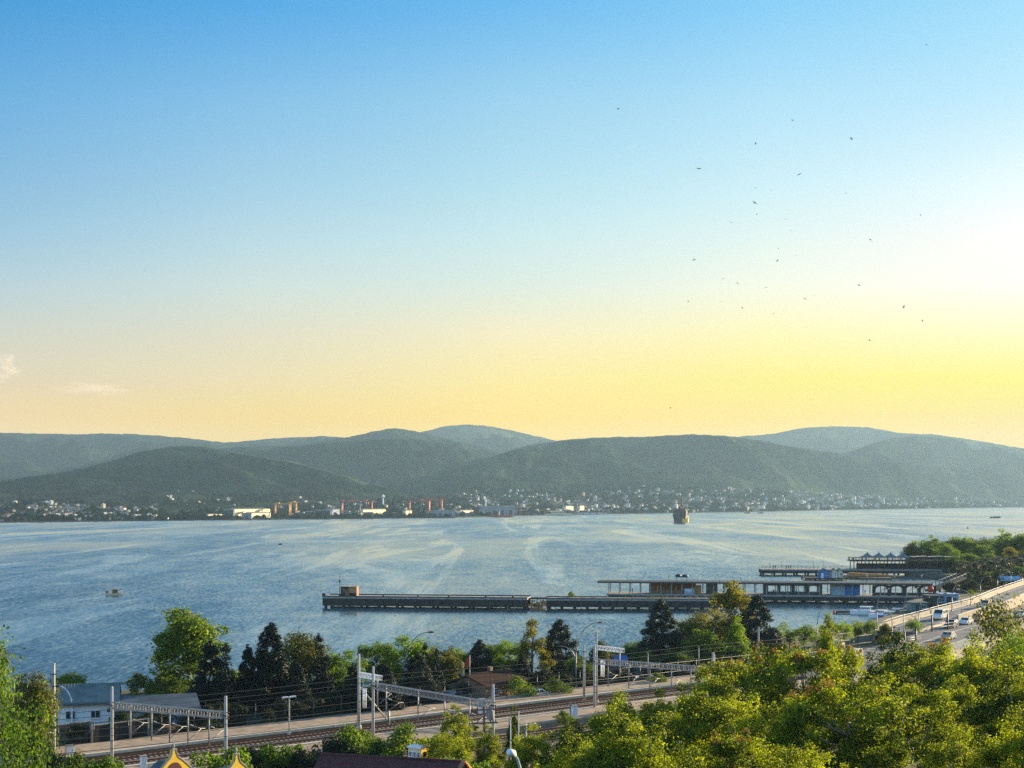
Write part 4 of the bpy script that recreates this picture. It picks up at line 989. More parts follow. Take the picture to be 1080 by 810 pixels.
for i in range(len(cl) - 1):
    L = (cl[i + 1] - cl[i]).length; n = max(1, int(L / 9))
    for k in range(n):
        a, b = cl[i].lerp(cl[i + 1], k / n), cl[i].lerp(cl[i + 1], (k + .4) / n); d = (b - a).normalized(); s = Vector((d.y, -d.x, 0)) * .07; u = Vector((0, 0, .006))
        mb.add([a - s + u, b - s + u, b + s + u, a + s + u], [(0, 1, 2, 3)])
setting('road_marking', mb, M['white'], 'white lane lines painted on the flyover road')
def wall_along(name, pts, o0, o1, z0, z1, m, label, rail_m=None):
    r = empty(name, pts[0], 0, label, 'wall', 'concrete walls of the flyover'); loc = [p - pts[0] for p in pts]
    mb = MB(); ribbon(mb, loc, o0, o1, z0, z1); mb.build('barrier', M[m], r)
    mb = MB(); ribbon(mb, loc, o0 - .05, o1 + .05, z1 + .003, z1 + .12); mb.build('coping', M['edge'], r)
    if rail_m:
        mb = MB(); mid = poly3(loc, (o0 + o1) / 2)
        mb.tube([p + Vector((0, 0, z1 + .55)) for p in mid], .05, 5)
        for i in range(len(mid) - 1):
            n = max(1, int((mid[i + 1] - mid[i]).length / 3))
            for k in range(n): q = mid[i].lerp(mid[i + 1], k / n); mb.tube([q + Vector((0, 0, z1)), q + Vector((0, 0, z1 + .55))], .045, 5)
        mb.build('handrail', M[rail_m], r)
wall_along('flyover_wall', FLYP, -1.0, -0.6, -3.2, .75, 'barrier', 'long sunlit concrete parapet on the water side of the flyover', 'steel')
wall_along('flyover_wall', FLYP[3:], 7.5, 7.9, -4.0, 0.85, 'barrier', 'tan concrete wall on the town side of the flyover')
mb = MB(); ribbon(mb, FLYP, -.6, -.02, -.9, .13); ribbon(mb, FLYP, 7.41, 7.5, -.9, .12); setting('kerb', mb, M['edge'], 'pale kerb along the flyover')
# lower road on the town side
LOW = [G(820, 712, 2.6), G(870, 698, 3.0), G(912, 686, 3.5)] + [Vector((p.x, p.y, 4.0)) for p in poly3(FLYP, 8.2)]
mb = MB(); ribbon(mb, LOW, -.2, 11, -2.2, .03); setting('road', mb, M['asphalt'], 'lower road with queueing traffic below the flyover wall')
mb = MB(); ribbon(mb, LOW, 11.02, 14, -2.2, .16); setting('pavement', mb, M['concrete'], 'concrete pavement and kerb beside the lower road')
mb = MB(); ribbon(mb, LOW, 5.2, 5.35, .034, .038); ribbon(mb, LOW, 10.6, 10.72, .034, .038); setting('road_marking', mb, M['white'], 'white line on the lower road')
# quay land under the flyover toward the water, lawn
mb = MB(); mb.prism([G(958, 652, 2.1), G(1008, 634, 2.1), G(1016, 641.5, 2.1), G(968, 656, 2.1)], (0, 0, -.7), (0, 0, .05)); setting('quay', mb, M['dark_concrete'], 'dark quay between the boat dock and the flyover')

# ------------------------------------------------------------------ vehicles
def paint(name, c): 
    k = 'paint_' + name
    if k not in M: M[k] = mat(name + '_car_paint', c, 0.3, 0.04, 0.5)
    return M[k]
M['lamp_glass'] = mat('lamp_glass', (0.7, 0.68, 0.6), 0.2, 0.05, 1.0); M['tail'] = mat('tail_lamp', (0.5, 0.03, 0.02), 0.3, 0.05, 1.0)
def car(loc, rz, pm, kind, label, name='car'):
    """x forward; kind car or van"""
    if kind == 'van': L, Wd, prof = 5.0, 1.95, [(-2.5, .42), (-2.5, 2.02), (-2.35, 2.16), (1.0, 2.16), (1.7, 1.25), (2.42, 1.02), (2.5, .42)]
    elif kind == 'suv': L, Wd, prof = 4.5, 1.85, [(-2.25, .40), (-2.25, 1.05), (-2.0, 1.68), (.55, 1.70), (1.15, 1.10), (2.1, .98), (2.25, .40)]
    else: L, Wd, prof = 4.3, 1.75, [(-2.15, .34), (-2.15, .92), (-1.5, .98), (-1.0, 1.42), (.45, 1.44), (1.15, .95), (2.05, .80), (2.15, .34)]
    r = empty(name, loc, rz, label, 'van' if kind == 'van' else 'car', 'vehicles on the roads'); m = MB(); n = len(prof); vs = []
    top = max(z for _, z in prof)
    for s in (-1, 1):
        for x, z in prof: vs.append((x, s * Wd / 2 * (1 - .12 * max(0, (z - .95) / (top - .9))), z))
    m.add(vs, [tuple(range(n))[::-1], tuple(range(n, 2 * n))] + [(i, (i + 1) % n, n + (i + 1) % n, n + i) for i in range(n)]); m.build('body', pm, r)
    g = MB()
    if kind == 'van': g.add([(1.05, -.80, 2.08), (1.05, .80, 2.08), (1.66, .90, 1.34), (1.66, -.90, 1.34)], [(0, 1, 2, 3)]); sx = ((-.1, 1.0), (-2.2, -.3)); zt, zb = 1.98, 1.35
    elif kind == 'suv': g.add([(.62, -.72, 1.63), (.62, .72, 1.63), (1.10, .85, 1.16), (1.10, -.85, 1.16)], [(0, 1, 2, 3)]); sx = ((-.5, .6), (-1.75, -.6)); zt, zb = 1.60, 1.10
    else: g.add([(.52, -.66, 1.38), (.52, .66, 1.38), (1.09, .80, 1.00), (1.09, -.80, 1.00)], [(0, 1, 2, 3)]); g.add([(-1.06, -.66, 1.38), (-1.06, .66, 1.38), (-1.46, .80, 1.02), (-1.46, -.80, 1.02)], [(0, 3, 2, 1)]); sx = ((-.2, .5), (-1.0, -.28)); zt, zb = 1.36, .98
    g.v = [(x + .012 * (1 if x > 0 else -1), y, z + .012) for x, y, z in g.v]; g.build('windscreen', M['glass'], r)
    for s in (-1, 1):
        g = MB()
        for x0, x1 in sx:
            yt = s * (Wd / 2 * (1 - .12 * (zt - .95) / (top - .9)) + .012); yb = s * (Wd / 2 * (1 - .12 * max(0, zb - .95) / (top - .9)) + .012)
            g.add([(x0 + .12, yt, zt), (x1 - .12, yt, zt), (x1 + (.25 if x1 > .3 else 0), yb, zb), (x0 - (.2 if x0 < -.9 and kind == 'car' else 0), yb, zb)], [(0, 1, 2, 3)])
        g.build('side_window', M['glass'], r)
        for x in (-L * .30, L * .30):
            w = MB(); c = Vector((x, s * (Wd / 2 - .06), .33)); pr = []
            w.tube([c + Vector((0, -.11, 0)), c + Vector((0, .11, 0))], .33, 14, 0, False); wo = w.build('wheel', M['tyre'], r)
            w = MB(); w.tube([c + Vector((0, s * .10, 0)), c + Vector((0, s * .125, 0))], .19, 10, 0, False); w.build('rim', M['steel'], wo)
        w = MB(); w.box((L / 2 + .0, s * Wd * .36, .70), (.08, .32, .16)); w.build('headlight', M['lamp_glass'], r)
        w = MB(); w.box((-L / 2, s * Wd * .40, .80), (.07, .2, .22)); w.build('tail_light', M['tail'], r)
    return r
def road_pos(pts, px, off, dz=0.0):
    """a point on the road seen at column px, moved off metres sideways, and the road's heading"""
    q = poly3(pts, off); best = None
    for i in range(len(q) - 1):
        for k in range(40):
            p = q[i].lerp(q[i + 1], k / 40); c = CX + p.x / p.y * F
            if best is None or abs(c - px) < best[0]: best = (abs(c - px), p, q[i + 1] - q[i])
    return best[1] + Vector((0, 0, dz)), math.atan2(best[2].y, best[2].x)
def drive(pts, px, off, away, pm, kind, label, name='car'):
    p, h = road_pos(pts, px, off, .012); car(p, h if away else h + math.pi, pm, kind, label, name)
drive(FLYP, 992, 4.6, False, paint('white', (.75, .74, .7)), 'van', 'white van coming down the flyover by the start of its wall', 'delivery_van')
drive(FLYP, 1040, 5.2, False, paint('cream', (.62, .52, .36)), 'suv', 'dark fronted cream car higher up on the flyover')
drive(LOW, 1003, 2.6, False, paint('navy', (.02, .04, .10)), 'suv', 'dark blue car at the head of the queue below the flyover wall')
drive(LOW, 1019, 2.7, False, paint('white', (.75, .74, .7)), 'car', 'white car standing behind the dark blue one below the flyover wall')
drive(LOW, 1031, 2.6, False, paint('sunlit_amber', (.62, .34, .16)), 'suv', 'car tinted orange for sunlight, third in the queue below the flyover wall')  # orange sunlight on the car is put into its paint colour
drive(LOW, 1042, 2.7, False, paint('silver', (.45, .45, .46)), 'car', 'silver car at the rear of the queue beside the leafy tree')
drive(LOW, 1001, 8.0, True, paint('silver', (.45, .45, .46)), 'car', 'silver car driving away in the lane nearer the thicket')
drive(LOW, 1077, 7.6, False, paint('white', (.75, .74, .7)), 'car', 'white car at the right edge behind the leafy tree')
drive(LOW, 946, 3.0, False, paint('grey', (.16, .17, .18)), 'car', 'dark grey car on the lower road left of the flyover start')
drive(LOW, 900, 2.6, False, paint('white', (.75, .74, .7)), 'suv', 'white car on the lower road half hidden by the sapling')
p = G(566, 737, 2.0); car(p, RAZ + .1, paint('white', (.75, .74, .7)), 'car', 'pale car parked behind the railway fence near the lodge')
p = G(486, 741, 2.0); car(p, RAZ, paint('silver', (.45, .45, .46)), 'suv', 'silver car parked behind the fence under the middle portal')
p = G(883, 684, 2.3); car(p, 1.1, paint('cream', (.62, .52, .36)), 'suv', 'cream car parked on the lawn behind the orange tipped sapling')

# sign frames, compound fence
def road_frame(px0, px1, ytop, d, h, label):
    a, b = P(px0, 0, d), P(px1, 0, d + 4); a.z = b.z = 2.3; r = empty('pole_frame', a, 0, label, 'frame', 'steel frames over the lower road'); v = b - a
    for q in (Vector((0, 0, 0)), v): m = MB(); m.tube([q, q + Vector((0, 0, h))], .16, 6); m.build('post', M['dark_metal'], r)
    m = MB()
    for f in (.28, .5, .62): m.tube([Vector((0, 0, h * f)) - v * .35, v + Vector((0, 0, h * f)) + v * .5], .06, 5)
    m.build('rail', M['dark_metal'], r)
road_frame(983, 999.5, 651, 282, 5.0, 'dark two posted steel frame in front of the queueing cars')
road_frame(954, 966, 662, 262, 3.6, 'dark low steel frame next to the wire compound')
fence([vec2(P(884, 0, 232)), vec2(P(930, 0, 236)), vec2(P(962, 0, 240))], 2.6, 'grey wire fence around the compound behind the saplings', 'steel', 2.6, z=3.0)
fence([vec2(P(700, 0, 226)), vec2(P(770, 0, 232)), vec2(P(868, 0, 246))], 1.6, 'low wire fence along the waterside strip behind the thicket', 'steel', 3.2, z=2.4)

# ------------------------------------------------------------------ buildings by the railway
def window(px_c, zc, w, h, y, parent, frame='white', pane='glass'):
    f = MB(); f.box((px_c, y, zc), (w + .16, .10, h + .16)); fo = f.build('window', M[frame], parent)
    k = MB(); k.box((px_c, y - .045, zc), (w, .06, h)); k.build('pane', M[pane], fo)
    k = MB(); k.box((px_c, y - .08, zc), (.05, .03, h)); k.box((px_c, y - .10, zc - h / 2 - .12), (w + .3, .18, .06)); k.build('sill', M[frame], fo)
    return fo
def white_house():
    d = 172; a = P(61, 768, d); b = P(121, 768, d + 1.5); L = (b - a).length; rz = math.atan2(b.y - a.y, b.x - a.x); z0 = 2.0
    h = H - (742.5 - HY) / F * d - z0
    o = empty('white_house', (a.x, a.y, z0), rz, 'white house with a grey green sheet roof and two dark windows at the left', 'house')
    k = MB(); k.box((L / 2, 3.2, h / 2 - .2), (L, 6.4, h + .4)); k.gable_wall((L / 2, 3.2, h), (L, 6.4), 1.75); k.build('wall', M['white'], o)
    k = MB(); k.gable((L / 2, 3.2, h - .02), (L, 6.4), 1.85, .55, mi=0); rf = k.build('roof', M['tin_green'], o)
    k = MB()
    for i in range(22): x = -.4 + i * (L + .8) / 21; k.tube([(x, 3.2, h + 2.03), (x, -.52, h + .05)], .035, 4)
    k.build('ridge_rib', M['tin_green'], rf)
    k = MB(); k.box((L * .5, -.6, h - .12), (L + 1.1, .12, .14)); k.build('gutter', M['tin_grey'], o)
    for f in (.22, .66): window(L * f, h * .60, 1.0, .85, -.02, o)
    k = MB(); k.box((L * .9, -.03, h * .72), (.5, .06, .4)); k.build('vent', M['dark_metal'], o)
white_house()
def long_roof():
    d = 171; a = P(126, 760, d); b = P(206, 752, d + 3); L = (b - a).length; rz = math.atan2(b.y - a.y, b.x - a.x)
    h = H - (751 - HY) / F * d - 2
    o = empty('storage_shed', (a.x, a.y, 2), rz, 'long low shed with a slate grey sheet roof between the white house and the cypresses', 'shed')
    k = MB(); k.box((L / 2, 4, h / 2), (L, 8, h)); k.gable_wall((L / 2, 4, h), (L, 8), 1.1); k.build('wall', M['pale_blue'], o)
    k = MB(); k.gable((L / 2, 4, h), (L, 8), 1.2, .6); k.build('roof', M['tin_grey'], o)
    for f in (.1, .2, .3, .4): window(L * f, h * .62, 1.0, .7, -.02, o)
long_roof()
def lodge():
    d = 196; a = P(512, 726, d); b = P(553, 722, d + 8); L = (b - a).length; rz = math.atan2(b.y - a.y, b.x - a.x); zt = H - (708 - HY) / F * (d + 6); h = (zt - 2) * .62
    o = empty('brown_lodge', (a.x, a.y, 2), rz, 'small brown lodge with a brown tiled roof behind the railway fence', 'house')
    k = MB(); k.box((L / 2, 3, h / 2), (L, 6, h)); k.gable_wall((L / 2, 3, h), (L, 6), zt - 2 - h - .2); k.build('wall', M['brick'], o)
    k = MB(); k.gable((L / 2, 3, h - .05), (L, 6), zt - 2 - h - .1, .5); rf = k.build('roof', M['roof_brown'], o); k = MB(); k.box((L * .7, 4, zt - 2 - .1), (.6, .6, 1.1)); k.build('chimney', M['brick'], rf)
    window(L * .25, h * .6, .9, .8, -.02, o); window(L * .75, h * .6, .9, .8, -.02, o)
    k = MB(); k.box((L * .5, -.03, h * .36), (.9, .08, h * .72)); k.build('door', M['wood'], o)
lodge()
def red_roof_house():
    d = 112; a = P(345, 794, d); b = P(482, 803, d - 3); L = (b - a).length; rz = math.atan2(b.y - a.y, b.x - a.x); ridge = a.z - .2; g = min(gz(a.x, a.y), gz(b.x, b.y)) - .3
    o = empty('red_roofed_house', (a.x, a.y, g), rz, 'house with a long dark red brown tiled roof ending in an orange verge', 'house'); h = ridge - g - 2.2
    k = MB(); k.box((L / 2, 0, h / 2), (L - 1, 7, h)); k.gable_wall((L / 2, 0, h), (L - 1, 7), 2.0); k.build('wall', M['cream'], o)
    k = MB(); k.gable((L / 2, 0, h), (L, 7), 2.1, .5); rf = k.build('roof', M['tile'], o)
    k = MB(); k.tube([(-.5, 0, h + 2.3), (L + .5, 0, h + 2.3)], .13, 7); k.build('ridge_cap', M['tile'], rf)
    k = MB(); k.tube([(L + .52, -3.9, h + .1), (L + .52, 0, h + 2.36), (L + .52, 3.9, h + .1)], .17, 6, 0, False); k.build('verge', M['tile_orange'], rf)
    window(L * .3, h * .6, 1.1, 1.0, -3.52, o); window(L * .7, h * .6, 1.1, 1.0, -3.52, o)
red_roof_house()
p = G(810, 700, 3.0)
def brown_shed():
    d = 150; a = P(806, 705, d); b = P(828, 703, d + 2); L = (b - a).length; g = gz(a.x, a.y) - .2; zt = a.z
    o = empty('brown_shed', (a.x, a.y, g), .2, 'small red brown shed showing between the rusty topped trees', 'shed'); h = zt - g
    k = MB(); k.box((L / 2, 2, h / 2 - .3), (L, 4, h - .6)); k.build('wall', M['brick'], o); k = MB(); k.gable((L / 2, 2, h - .6), (L, 4), .9, .3); k.build('roof', M['tile'], o)
    k = MB(); k.box((L / 2, -.03, h * .4), (.9, .08, h * .7)); k.build('door', M['wood'], o)
brown_shed()
# ornate yellow gables of the station gate
def ogee_gable(px, ytop, d, wpx, label, cut=1.0):
    s = d / F; w = wpx * s / 2 * 1.3; top = P(px, ytop + 4, d); g = gz(top.x, top.y); hz = top.z - g
    o = empty('ornate_gatehouse', (top.x, top.y, g), R(52), label, 'gatehouse', 'ornate yellow gatehouses'); base = hz - 2.3
    prof = [(-w, 0), (-w, .5), (-w * .80, .82), (-w * .52, 1.25), (-w * .24, 1.6), (-w * .13, 1.95), (-w * .10, 2.3), (w * .10, 2.3), (w * .13, 1.95), (w * .24, 1.6), (w * .52, 1.25), (w * .80, .82), (w, .5), (w, 0)]
    k = MB(); k.prism([(x, 0, base + z) for x, z in prof], (0, -.15, 0), (0, .25, 0)); go = k.build('gable', M['yellow'], o)
    k = MB(); tr = [(x * 1.06, -.1, base + z + .07) for x, z in prof[1:-1]]; k.tube(tr, .09, 6, 0, False); k.build('gable_trim', M['concrete'], go)
    k = MB(); n = 9; k.prism([(w * .5 * math.cos(math.pi * i / n), 0, base + .25 + w * .62 * math.sin(math.pi * i / n)) for i in range(n + 1)], (0, -.19, 0), (0, -.153, 0)); k.build('arch_panel', M['tile'], go)
    k = MB(); k.lathe((0, .05, base + 2.3), [(.10, 0), (.16, .06), (.07, .16), (.15, .32), (.10, .46), (.03, .55), (.03, .78), (.0, .82)], 9); k.build('finial', M['concrete'], go)
    k = MB(); k.box((0, .8, base / 2), (2 * w, 1.6, base)); k.build('wall', M['yellow'], o)
    k = MB(); n = 10; k.prism([(w * 1.02 * math.cos(math.pi * i / n), 0, base + w * .85 * math.sin(math.pi * i / n)) for i in range(n + 1)], (0, .27, 0), (0, 1.3, 0)); k.build('roof', M['tin_grey'], o)
    k = MB(); k.prism([(w * .45 * c, 0, z) for c, z in ((-1, 0), (-1, base * .6), (-.6, base * .75), (0, base * .8), (.6, base * .75), (1, base * .6), (1, 0))], (0, -.06, 0), (0, -.01, 0)); k.build('door', M['wood'], o)
ogee_gable(183, 787, 118, 33, 'ornate yellow gatehouse with a pointed gable and finial, left of two at the bottom')
ogee_gable(249, 792, 114, 30, 'ornate yellow gatehouse with a curved grey roof in front of the tall mast')
def kiosk():
    d = 128; p = P(441, 800, d); s = d / F; w = 19 * s; g = gz(p.x, p.y); top = H - (788 - HY) / F * d; h = top - g
    o = empty('yellow_kiosk', (p.x, p.y, g), -.5, 'small kiosk with white front, yellow side and flat roof before the rounded bush', 'kiosk')
    k = MB(); k.box((0, 0, h / 2), (w * .8, w * .75, h)); k.build('wall', M['cream'], o)
    k = MB(); k.box((w * .405, 0, h / 2), (.04, w * .72, h - .02)); k.build('side_panel', M['yellow'], o)
    k = MB(); k.box((0, 0, h + .08), (w * .95, w * .9, .16)); k.build('roof', M['white'], o)
    for x in (-.26, 0, .26): window(w * x, h - .55, .28, .4, -w * .375 - .01, o, 'white')
    k = MB(); k.box((w * .43, 0, h - .6), (.03, .4, .45)); k.build('hatch', M['glass'], o)
kiosk()
# flag, obelisk and awnings behind the fence
p = P(495.5, 735, 206); g = 2.0; ht = H - (691 - HY) / F * 206 - g; o = empty('flag_on_pole', (p.x, p.y, g), 0, 'red flag hanging on a thin pole before the dark spreading pine', 'flag')
k = MB(); k.tube([(0, 0, -.2), (0, 0, ht)], [.06, .04], 6); k.build('pole', M['white'], o)
k = MB(); vs = []; 
for i in range(5):
    for j in range(6): vs.append((-.06 - i * .13, .10 * math.sin(i * 1.9 + j * .3), ht - .15 - j * .30 - i * .09))
k.add(vs, [(i * 6 + j, i * 6 + j + 1, i * 6 + j + 7, i * 6 + j + 6) for i in range(4) for j in range(5)], 0, True); fo = k.build('flag', M['red'], o)
p = P(488, 730, 204); ht = H - (699 - HY) / F * 204 - 2; m = MB(); m.box((p.x, p.y, 2 + ht / 2), (.55, .55, ht), 0, 0, .6); m.box((p.x, p.y, 2.2), (1.1, 1.1, .5)); tag(m.build('stone_pillar', M['pole']), 'pale stone pillar beside the red flag', 'pillar')
def awning(px, y0, y1, d, w, m, label, roofm=None):
    p = P(px, y1, d); top = H - (y0 - HY) / F * d - 2; o = empty('awning', (p.x, p.y, 2), 0, label, 'awning', 'awnings behind the railway')
    for sx in (-1, 1):
        for sy in (0, 2.4): k = MB(); k.tube([(sx * w / 2, sy, 0), (sx * w / 2, sy, top - .5)], .05, 5); k.build('leg', M['steel'], o)
    k = MB(); k.add([(-w / 2, 0, top - .9), (w / 2, 0, top - .9), (w / 2, 1.2, top), (-w / 2, 1.2, top), (-w / 2, 2.4, top - .7), (w / 2, 2.4, top - .7), (-w / 2, 0, top - 1.5), (w / 2, 0, top - 1.5)], [(0, 1, 2, 3), (3, 2, 5, 4), (6, 7, 1, 0)]); k.build('cloth', M[m], o)
awning(651, 692, 702, 232, 3.4, 'blue', 'blue cloth awning showing under the short white boom')
M['pink'] = mat('pink_cloth', (.6, .22, .28), .8, .1, 1.0); awning(644, 694, 702, 228, 1.6, 'pink', 'pink cloth awning beside the blue one')
awning(1066, 608, 618, 455, 6.5, 'pale_blue', 'pale blue tarpaulin shelter below the palms')
# ------------------------------------------------------------------ jetties
def frame_along(px0, y0, px1, y1):
    """local frame of a jetty whose water line runs from one photograph point to the other"""
    a, b = G(px0, y0, 0.0), G(px1, y1, 0.0); v = b - a
    return a, v.length, math.atan2(v.y, v.x)
def jetty(name, px0, y0, px1, y1, width, deck, thick, pile_step, label, curb=True, rail_h=0.0):
    a, L, rz = frame_along(px0, y0, px1, y1); o = empty(name, a, rz, label, 'jetty')
    k = MB(); k.box((L / 2, width / 2, deck - .22), (L, width, .44)); k.build('deck', M['concrete'], o)
    k = MB()
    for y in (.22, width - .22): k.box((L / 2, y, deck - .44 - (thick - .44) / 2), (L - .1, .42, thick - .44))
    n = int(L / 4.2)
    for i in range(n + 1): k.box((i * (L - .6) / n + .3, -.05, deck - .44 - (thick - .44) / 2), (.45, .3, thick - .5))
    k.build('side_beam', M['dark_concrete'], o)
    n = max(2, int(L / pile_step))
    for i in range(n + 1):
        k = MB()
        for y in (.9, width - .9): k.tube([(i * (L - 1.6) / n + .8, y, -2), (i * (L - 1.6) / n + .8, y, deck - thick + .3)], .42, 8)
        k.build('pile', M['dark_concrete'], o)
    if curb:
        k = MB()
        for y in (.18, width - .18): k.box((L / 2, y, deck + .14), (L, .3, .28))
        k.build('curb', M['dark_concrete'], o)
    if rail_h:
        k = MB()
        for y in (.2, width - .2):
            for z in (.5, 1.0): k.tube([(0, y, deck + rail_h * z), (L, y, deck + rail_h * z)], .045, 4)
            for i in range(int(L / 1.6) + 1): k.tube([(i * 1.6, y, deck), (i * 1.6, y, deck + rail_h)], .04, 4)
        k.build('railing', M['dark_metal'], o)
    return o, a, L, rz
def on(a, rz, x, y, z):
    return a + Vector((x * math.cos(rz) - y * math.sin(rz), x * math.sin(rz) + y * math.cos(rz), z))

# 1: the old freight jetty
j1, a1, L1, r1 = jetty('jetty', 340, 641, 556, 643, 9.0, 3.1, 2.5, 5.2, 'long dark freight jetty with a hut at its outer end')
for i, f in enumerate([.12, .3, .47, .62, .8, .93]):
    k = MB(); k.lathe((0, 0, 0), [(.22, 0), (.2, .32), (.32, .42), (.3, .56), (.05, .6)], 9); o = k.build('bollard', M['dark_metal']); o.location = on(a1, r1, L1 * f, .7, 3.1); o.rotation_euler = (0, 0, r1)
    tag(o, 'small dark mooring bollard on the edge of the long freight jetty', 'bollard', 'bollards on the freight jetty')
M['tan'] = mat('sunlit_hut_wall', (.36, .20, .09), .85, .25, 1.0)
def hut():
    p = on(a1, r1, 4.4, 3.4, 3.1); o = empty('jetty_hut', p, r1, 'small hut at the end of the freight jetty, its right side tinted tan for sunlight', 'hut')
    k = MB(); k.box((1.1, 1.3, 1.3), (2.2, 2.6, 2.6)); k.build('wall', M['dark_concrete'], o)
    k = MB(); k.box((3.4, 1.3, 1.35), (2.4, 2.4, 2.7)); k.build('sunlit_side', M['tan'], o)  # right half of the hut, low sunlight put into its tan colour
    k = MB(); k.box((1.1, 1.3, 2.68), (2.6, 3.0, .16)); k.build('roof', M['concrete'], o)
    window(.8, 1.5, .7, .8, -.02, o, 'wood'); k = MB(); k.box((1.65, -.03, .95), (.7, .06, 1.9)); k.build('door', M['wood'], o)
    k = MB()
    for i in range(5): k.tube([(2.7 + i * .36, -.2, .45), (2.7 + i * .36, -.05, .45)], .42, 10, 0, False)
    k.build('tyre_fender', M['tyre'], o)
hut()
p = on(a1, r1, 3.9, 4.4, 3.1); k = MB(); k.tube([p, p + Vector((0, 0, 6.4))], [.10, .05], 6); k.box((p.x, p.y, p.z + 4.1), (.5, .3, .7)); k.box((p.x, p.y, p.z + .1), (.5, .5, .2)); k.tube([p + Vector((-.5, 0, 5.4)), p + Vector((.5, 0, 5.4))], .04, 5); tag(k.build('signal_mast', M['dark_metal']), 'thin dark signal mast rising behind the jetty hut', 'mast')
k = MB(); p = on(a1, r1, .3, .4, 3.1); k.box((p.x, p.y, 3.5), (.8, .8, .8)); k.box((p.x, p.y, 3.95), (.9, .9, .12)); tag(k.build('corner_block', M['dark_concrete']), 'dark concrete block on the outer corner of the freight jetty', 'block')
# broken orange end
a, L, rz = frame_along(557, 643, 575, 643.2); o = empty('ruined_span', a, rz, 'collapsed rusty orange span between the two parts of the freight jetty', 'ruin'); rr = random.Random(9)
k = MB()
for i in range(26): k.box((rr.uniform(0, L), rr.uniform(0, 7), rr.uniform(-.2, 2.3)), (rr.uniform(.4, 1.5), rr.uniform(.4, 1.6), rr.uniform(.3, .9)), rr.uniform(0, 3), 0)
k.build('rubble', M['orange'], o)
k = MB()
for i in range(14): q = Vector((rr.uniform(0, L), rr.uniform(0, 6), rr.uniform(-1, .6))); k.tube([q, q + Vector((rr.uniform(-1.2, 1.2), rr.uniform(-1, 1), rr.uniform(1.2, 3)))], .12, 5)
k.build('twisted_beam', M['rust'], o); k = MB(); k.box((L / 2, 5.5, 2.8), (L, 3.4, .4)); k.build('deck', M['dark_concrete'], o)
j1b, a1b, L1b, r1b = jetty('jetty', 576, 643.3, 772, 644, 8.0, 3.0, 2.2, 3.6, 'inner part of the freight jetty standing on many piles, behind the big dark conifer')
k = MB(); rng = np.random.RandomState(4); cl = [((rng.uniform(6, 50), rng.uniform(6.2, 7.6), 3.15), rng.uniform(.2, .5)) for _ in range(40)]
v, f = leaf_quads(cl, 24, .3, .5, rng); o = np_mesh('weeds', v, f, [LEAF['olive']]); o.location = a1b; o.rotation_euler = (0, 0, r1b); tag(o, 'dry weeds growing along the back edge of the old jetty', 'weeds', kind='stuff')
p = on(a1b, r1b, 7, 7.3, 3.0); plant('shrub1', 'bush', p.x, p.y, 1.6, 'small bush growing on the old jetty near the collapsed span', 'bush', z=2.95)

# 2: the covered ferry pier
j2, a2, L2, r2 = jetty('pier', 640, 634.5, 988, 637.5, 10.0, 2.35, 1.7, 4.0, 'long covered ferry pier on dark piles with shops under its roof', curb=False)
def pier_roof():
    o = empty('pier_roof', on(a2, r2, -2.8, 0, 2.35), r2, 'long thin flat roof carried by slim posts along the ferry pier', 'roof'); L = L2 + 1.5
    k = MB(); k.box((L / 2, 5, 3.45), (L, 10.4, .32)); k.build('roof', M['tin_grey'], o)
    k = MB(); k.box((L / 2, -.25, 3.42), (L + .1, .08, .5)); k.build('fascia', M['dark_metal'], o)
    n = 30
    for i in range(n + 1):
        x = 3.4 + i * (L - 4.4) / n; k = MB()
        for y in (.6, 9.4): k.box((x, y, 1.64), (.24, .24, 3.28))
        k.build('post', M['concrete'], o)
pier_roof()
sx2 = lambda px: (G(px, 634.5 + (px - 640) / 348 * 3, 0) - a2).length * (1 if px > 640 else -1)
def shop(px0, px1, m, label, h=3.2, depth=5.5, open_front=None, windows=(), front=None, y0=2.2):
    x0, x1 = sx2(px0), sx2(px1); w = x1 - x0; o = empty('pier_shop', on(a2, r2, x0, y0, 2.35), r2, label, 'shop', 'shops under the pier roof')
    k = MB()
    if not open_front and not windows: k.box((w / 2, depth / 2, h / 2), (w, depth, h))
    else:
        # walls round openings that let the daylight through from front to back
        cuts = sorted(windows); e = [0]; 
        for c, cw in cuts: e += [c * w - cw / 2, c * w + cw / 2]
        e.append(w)
        for i in range(0, len(e), 2): k.box(((e[i] + e[i + 1]) / 2, depth / 2, h / 2), (e[i + 1] - e[i], depth, h))
        for i in range(1, len(e) - 1, 2): c = (e[i] + e[i + 1]) / 2; k.box((c, .1, .45), (e[i + 1] - e[i], .2, .9)); k.box((c, depth / 2, h - .3), (e[i + 1] - e[i], depth, .6))
    k.build('wall', M[m], o)
    for c, cw in windows:
        f = MB(); 
        for s in (-1, 1): f.box((c * w + s * (cw / 2 - .04), -.04, 1.6), (.1, .08, 1.5))
        f.box((c * w, -.04, .92), (cw, .1, .08)); f.build('window_frame', M['white'], o)
    if front:
        k = MB(); k.box((w / 2, -.06, h * .40), (w * .94, .08, h * .74)); fo = k.build('shutter', M[front], o)
        k = MB(); k.box((w / 2, -.5, h * .86), (w, .9, .10)); k.build('canopy', M[front], o)
    return o
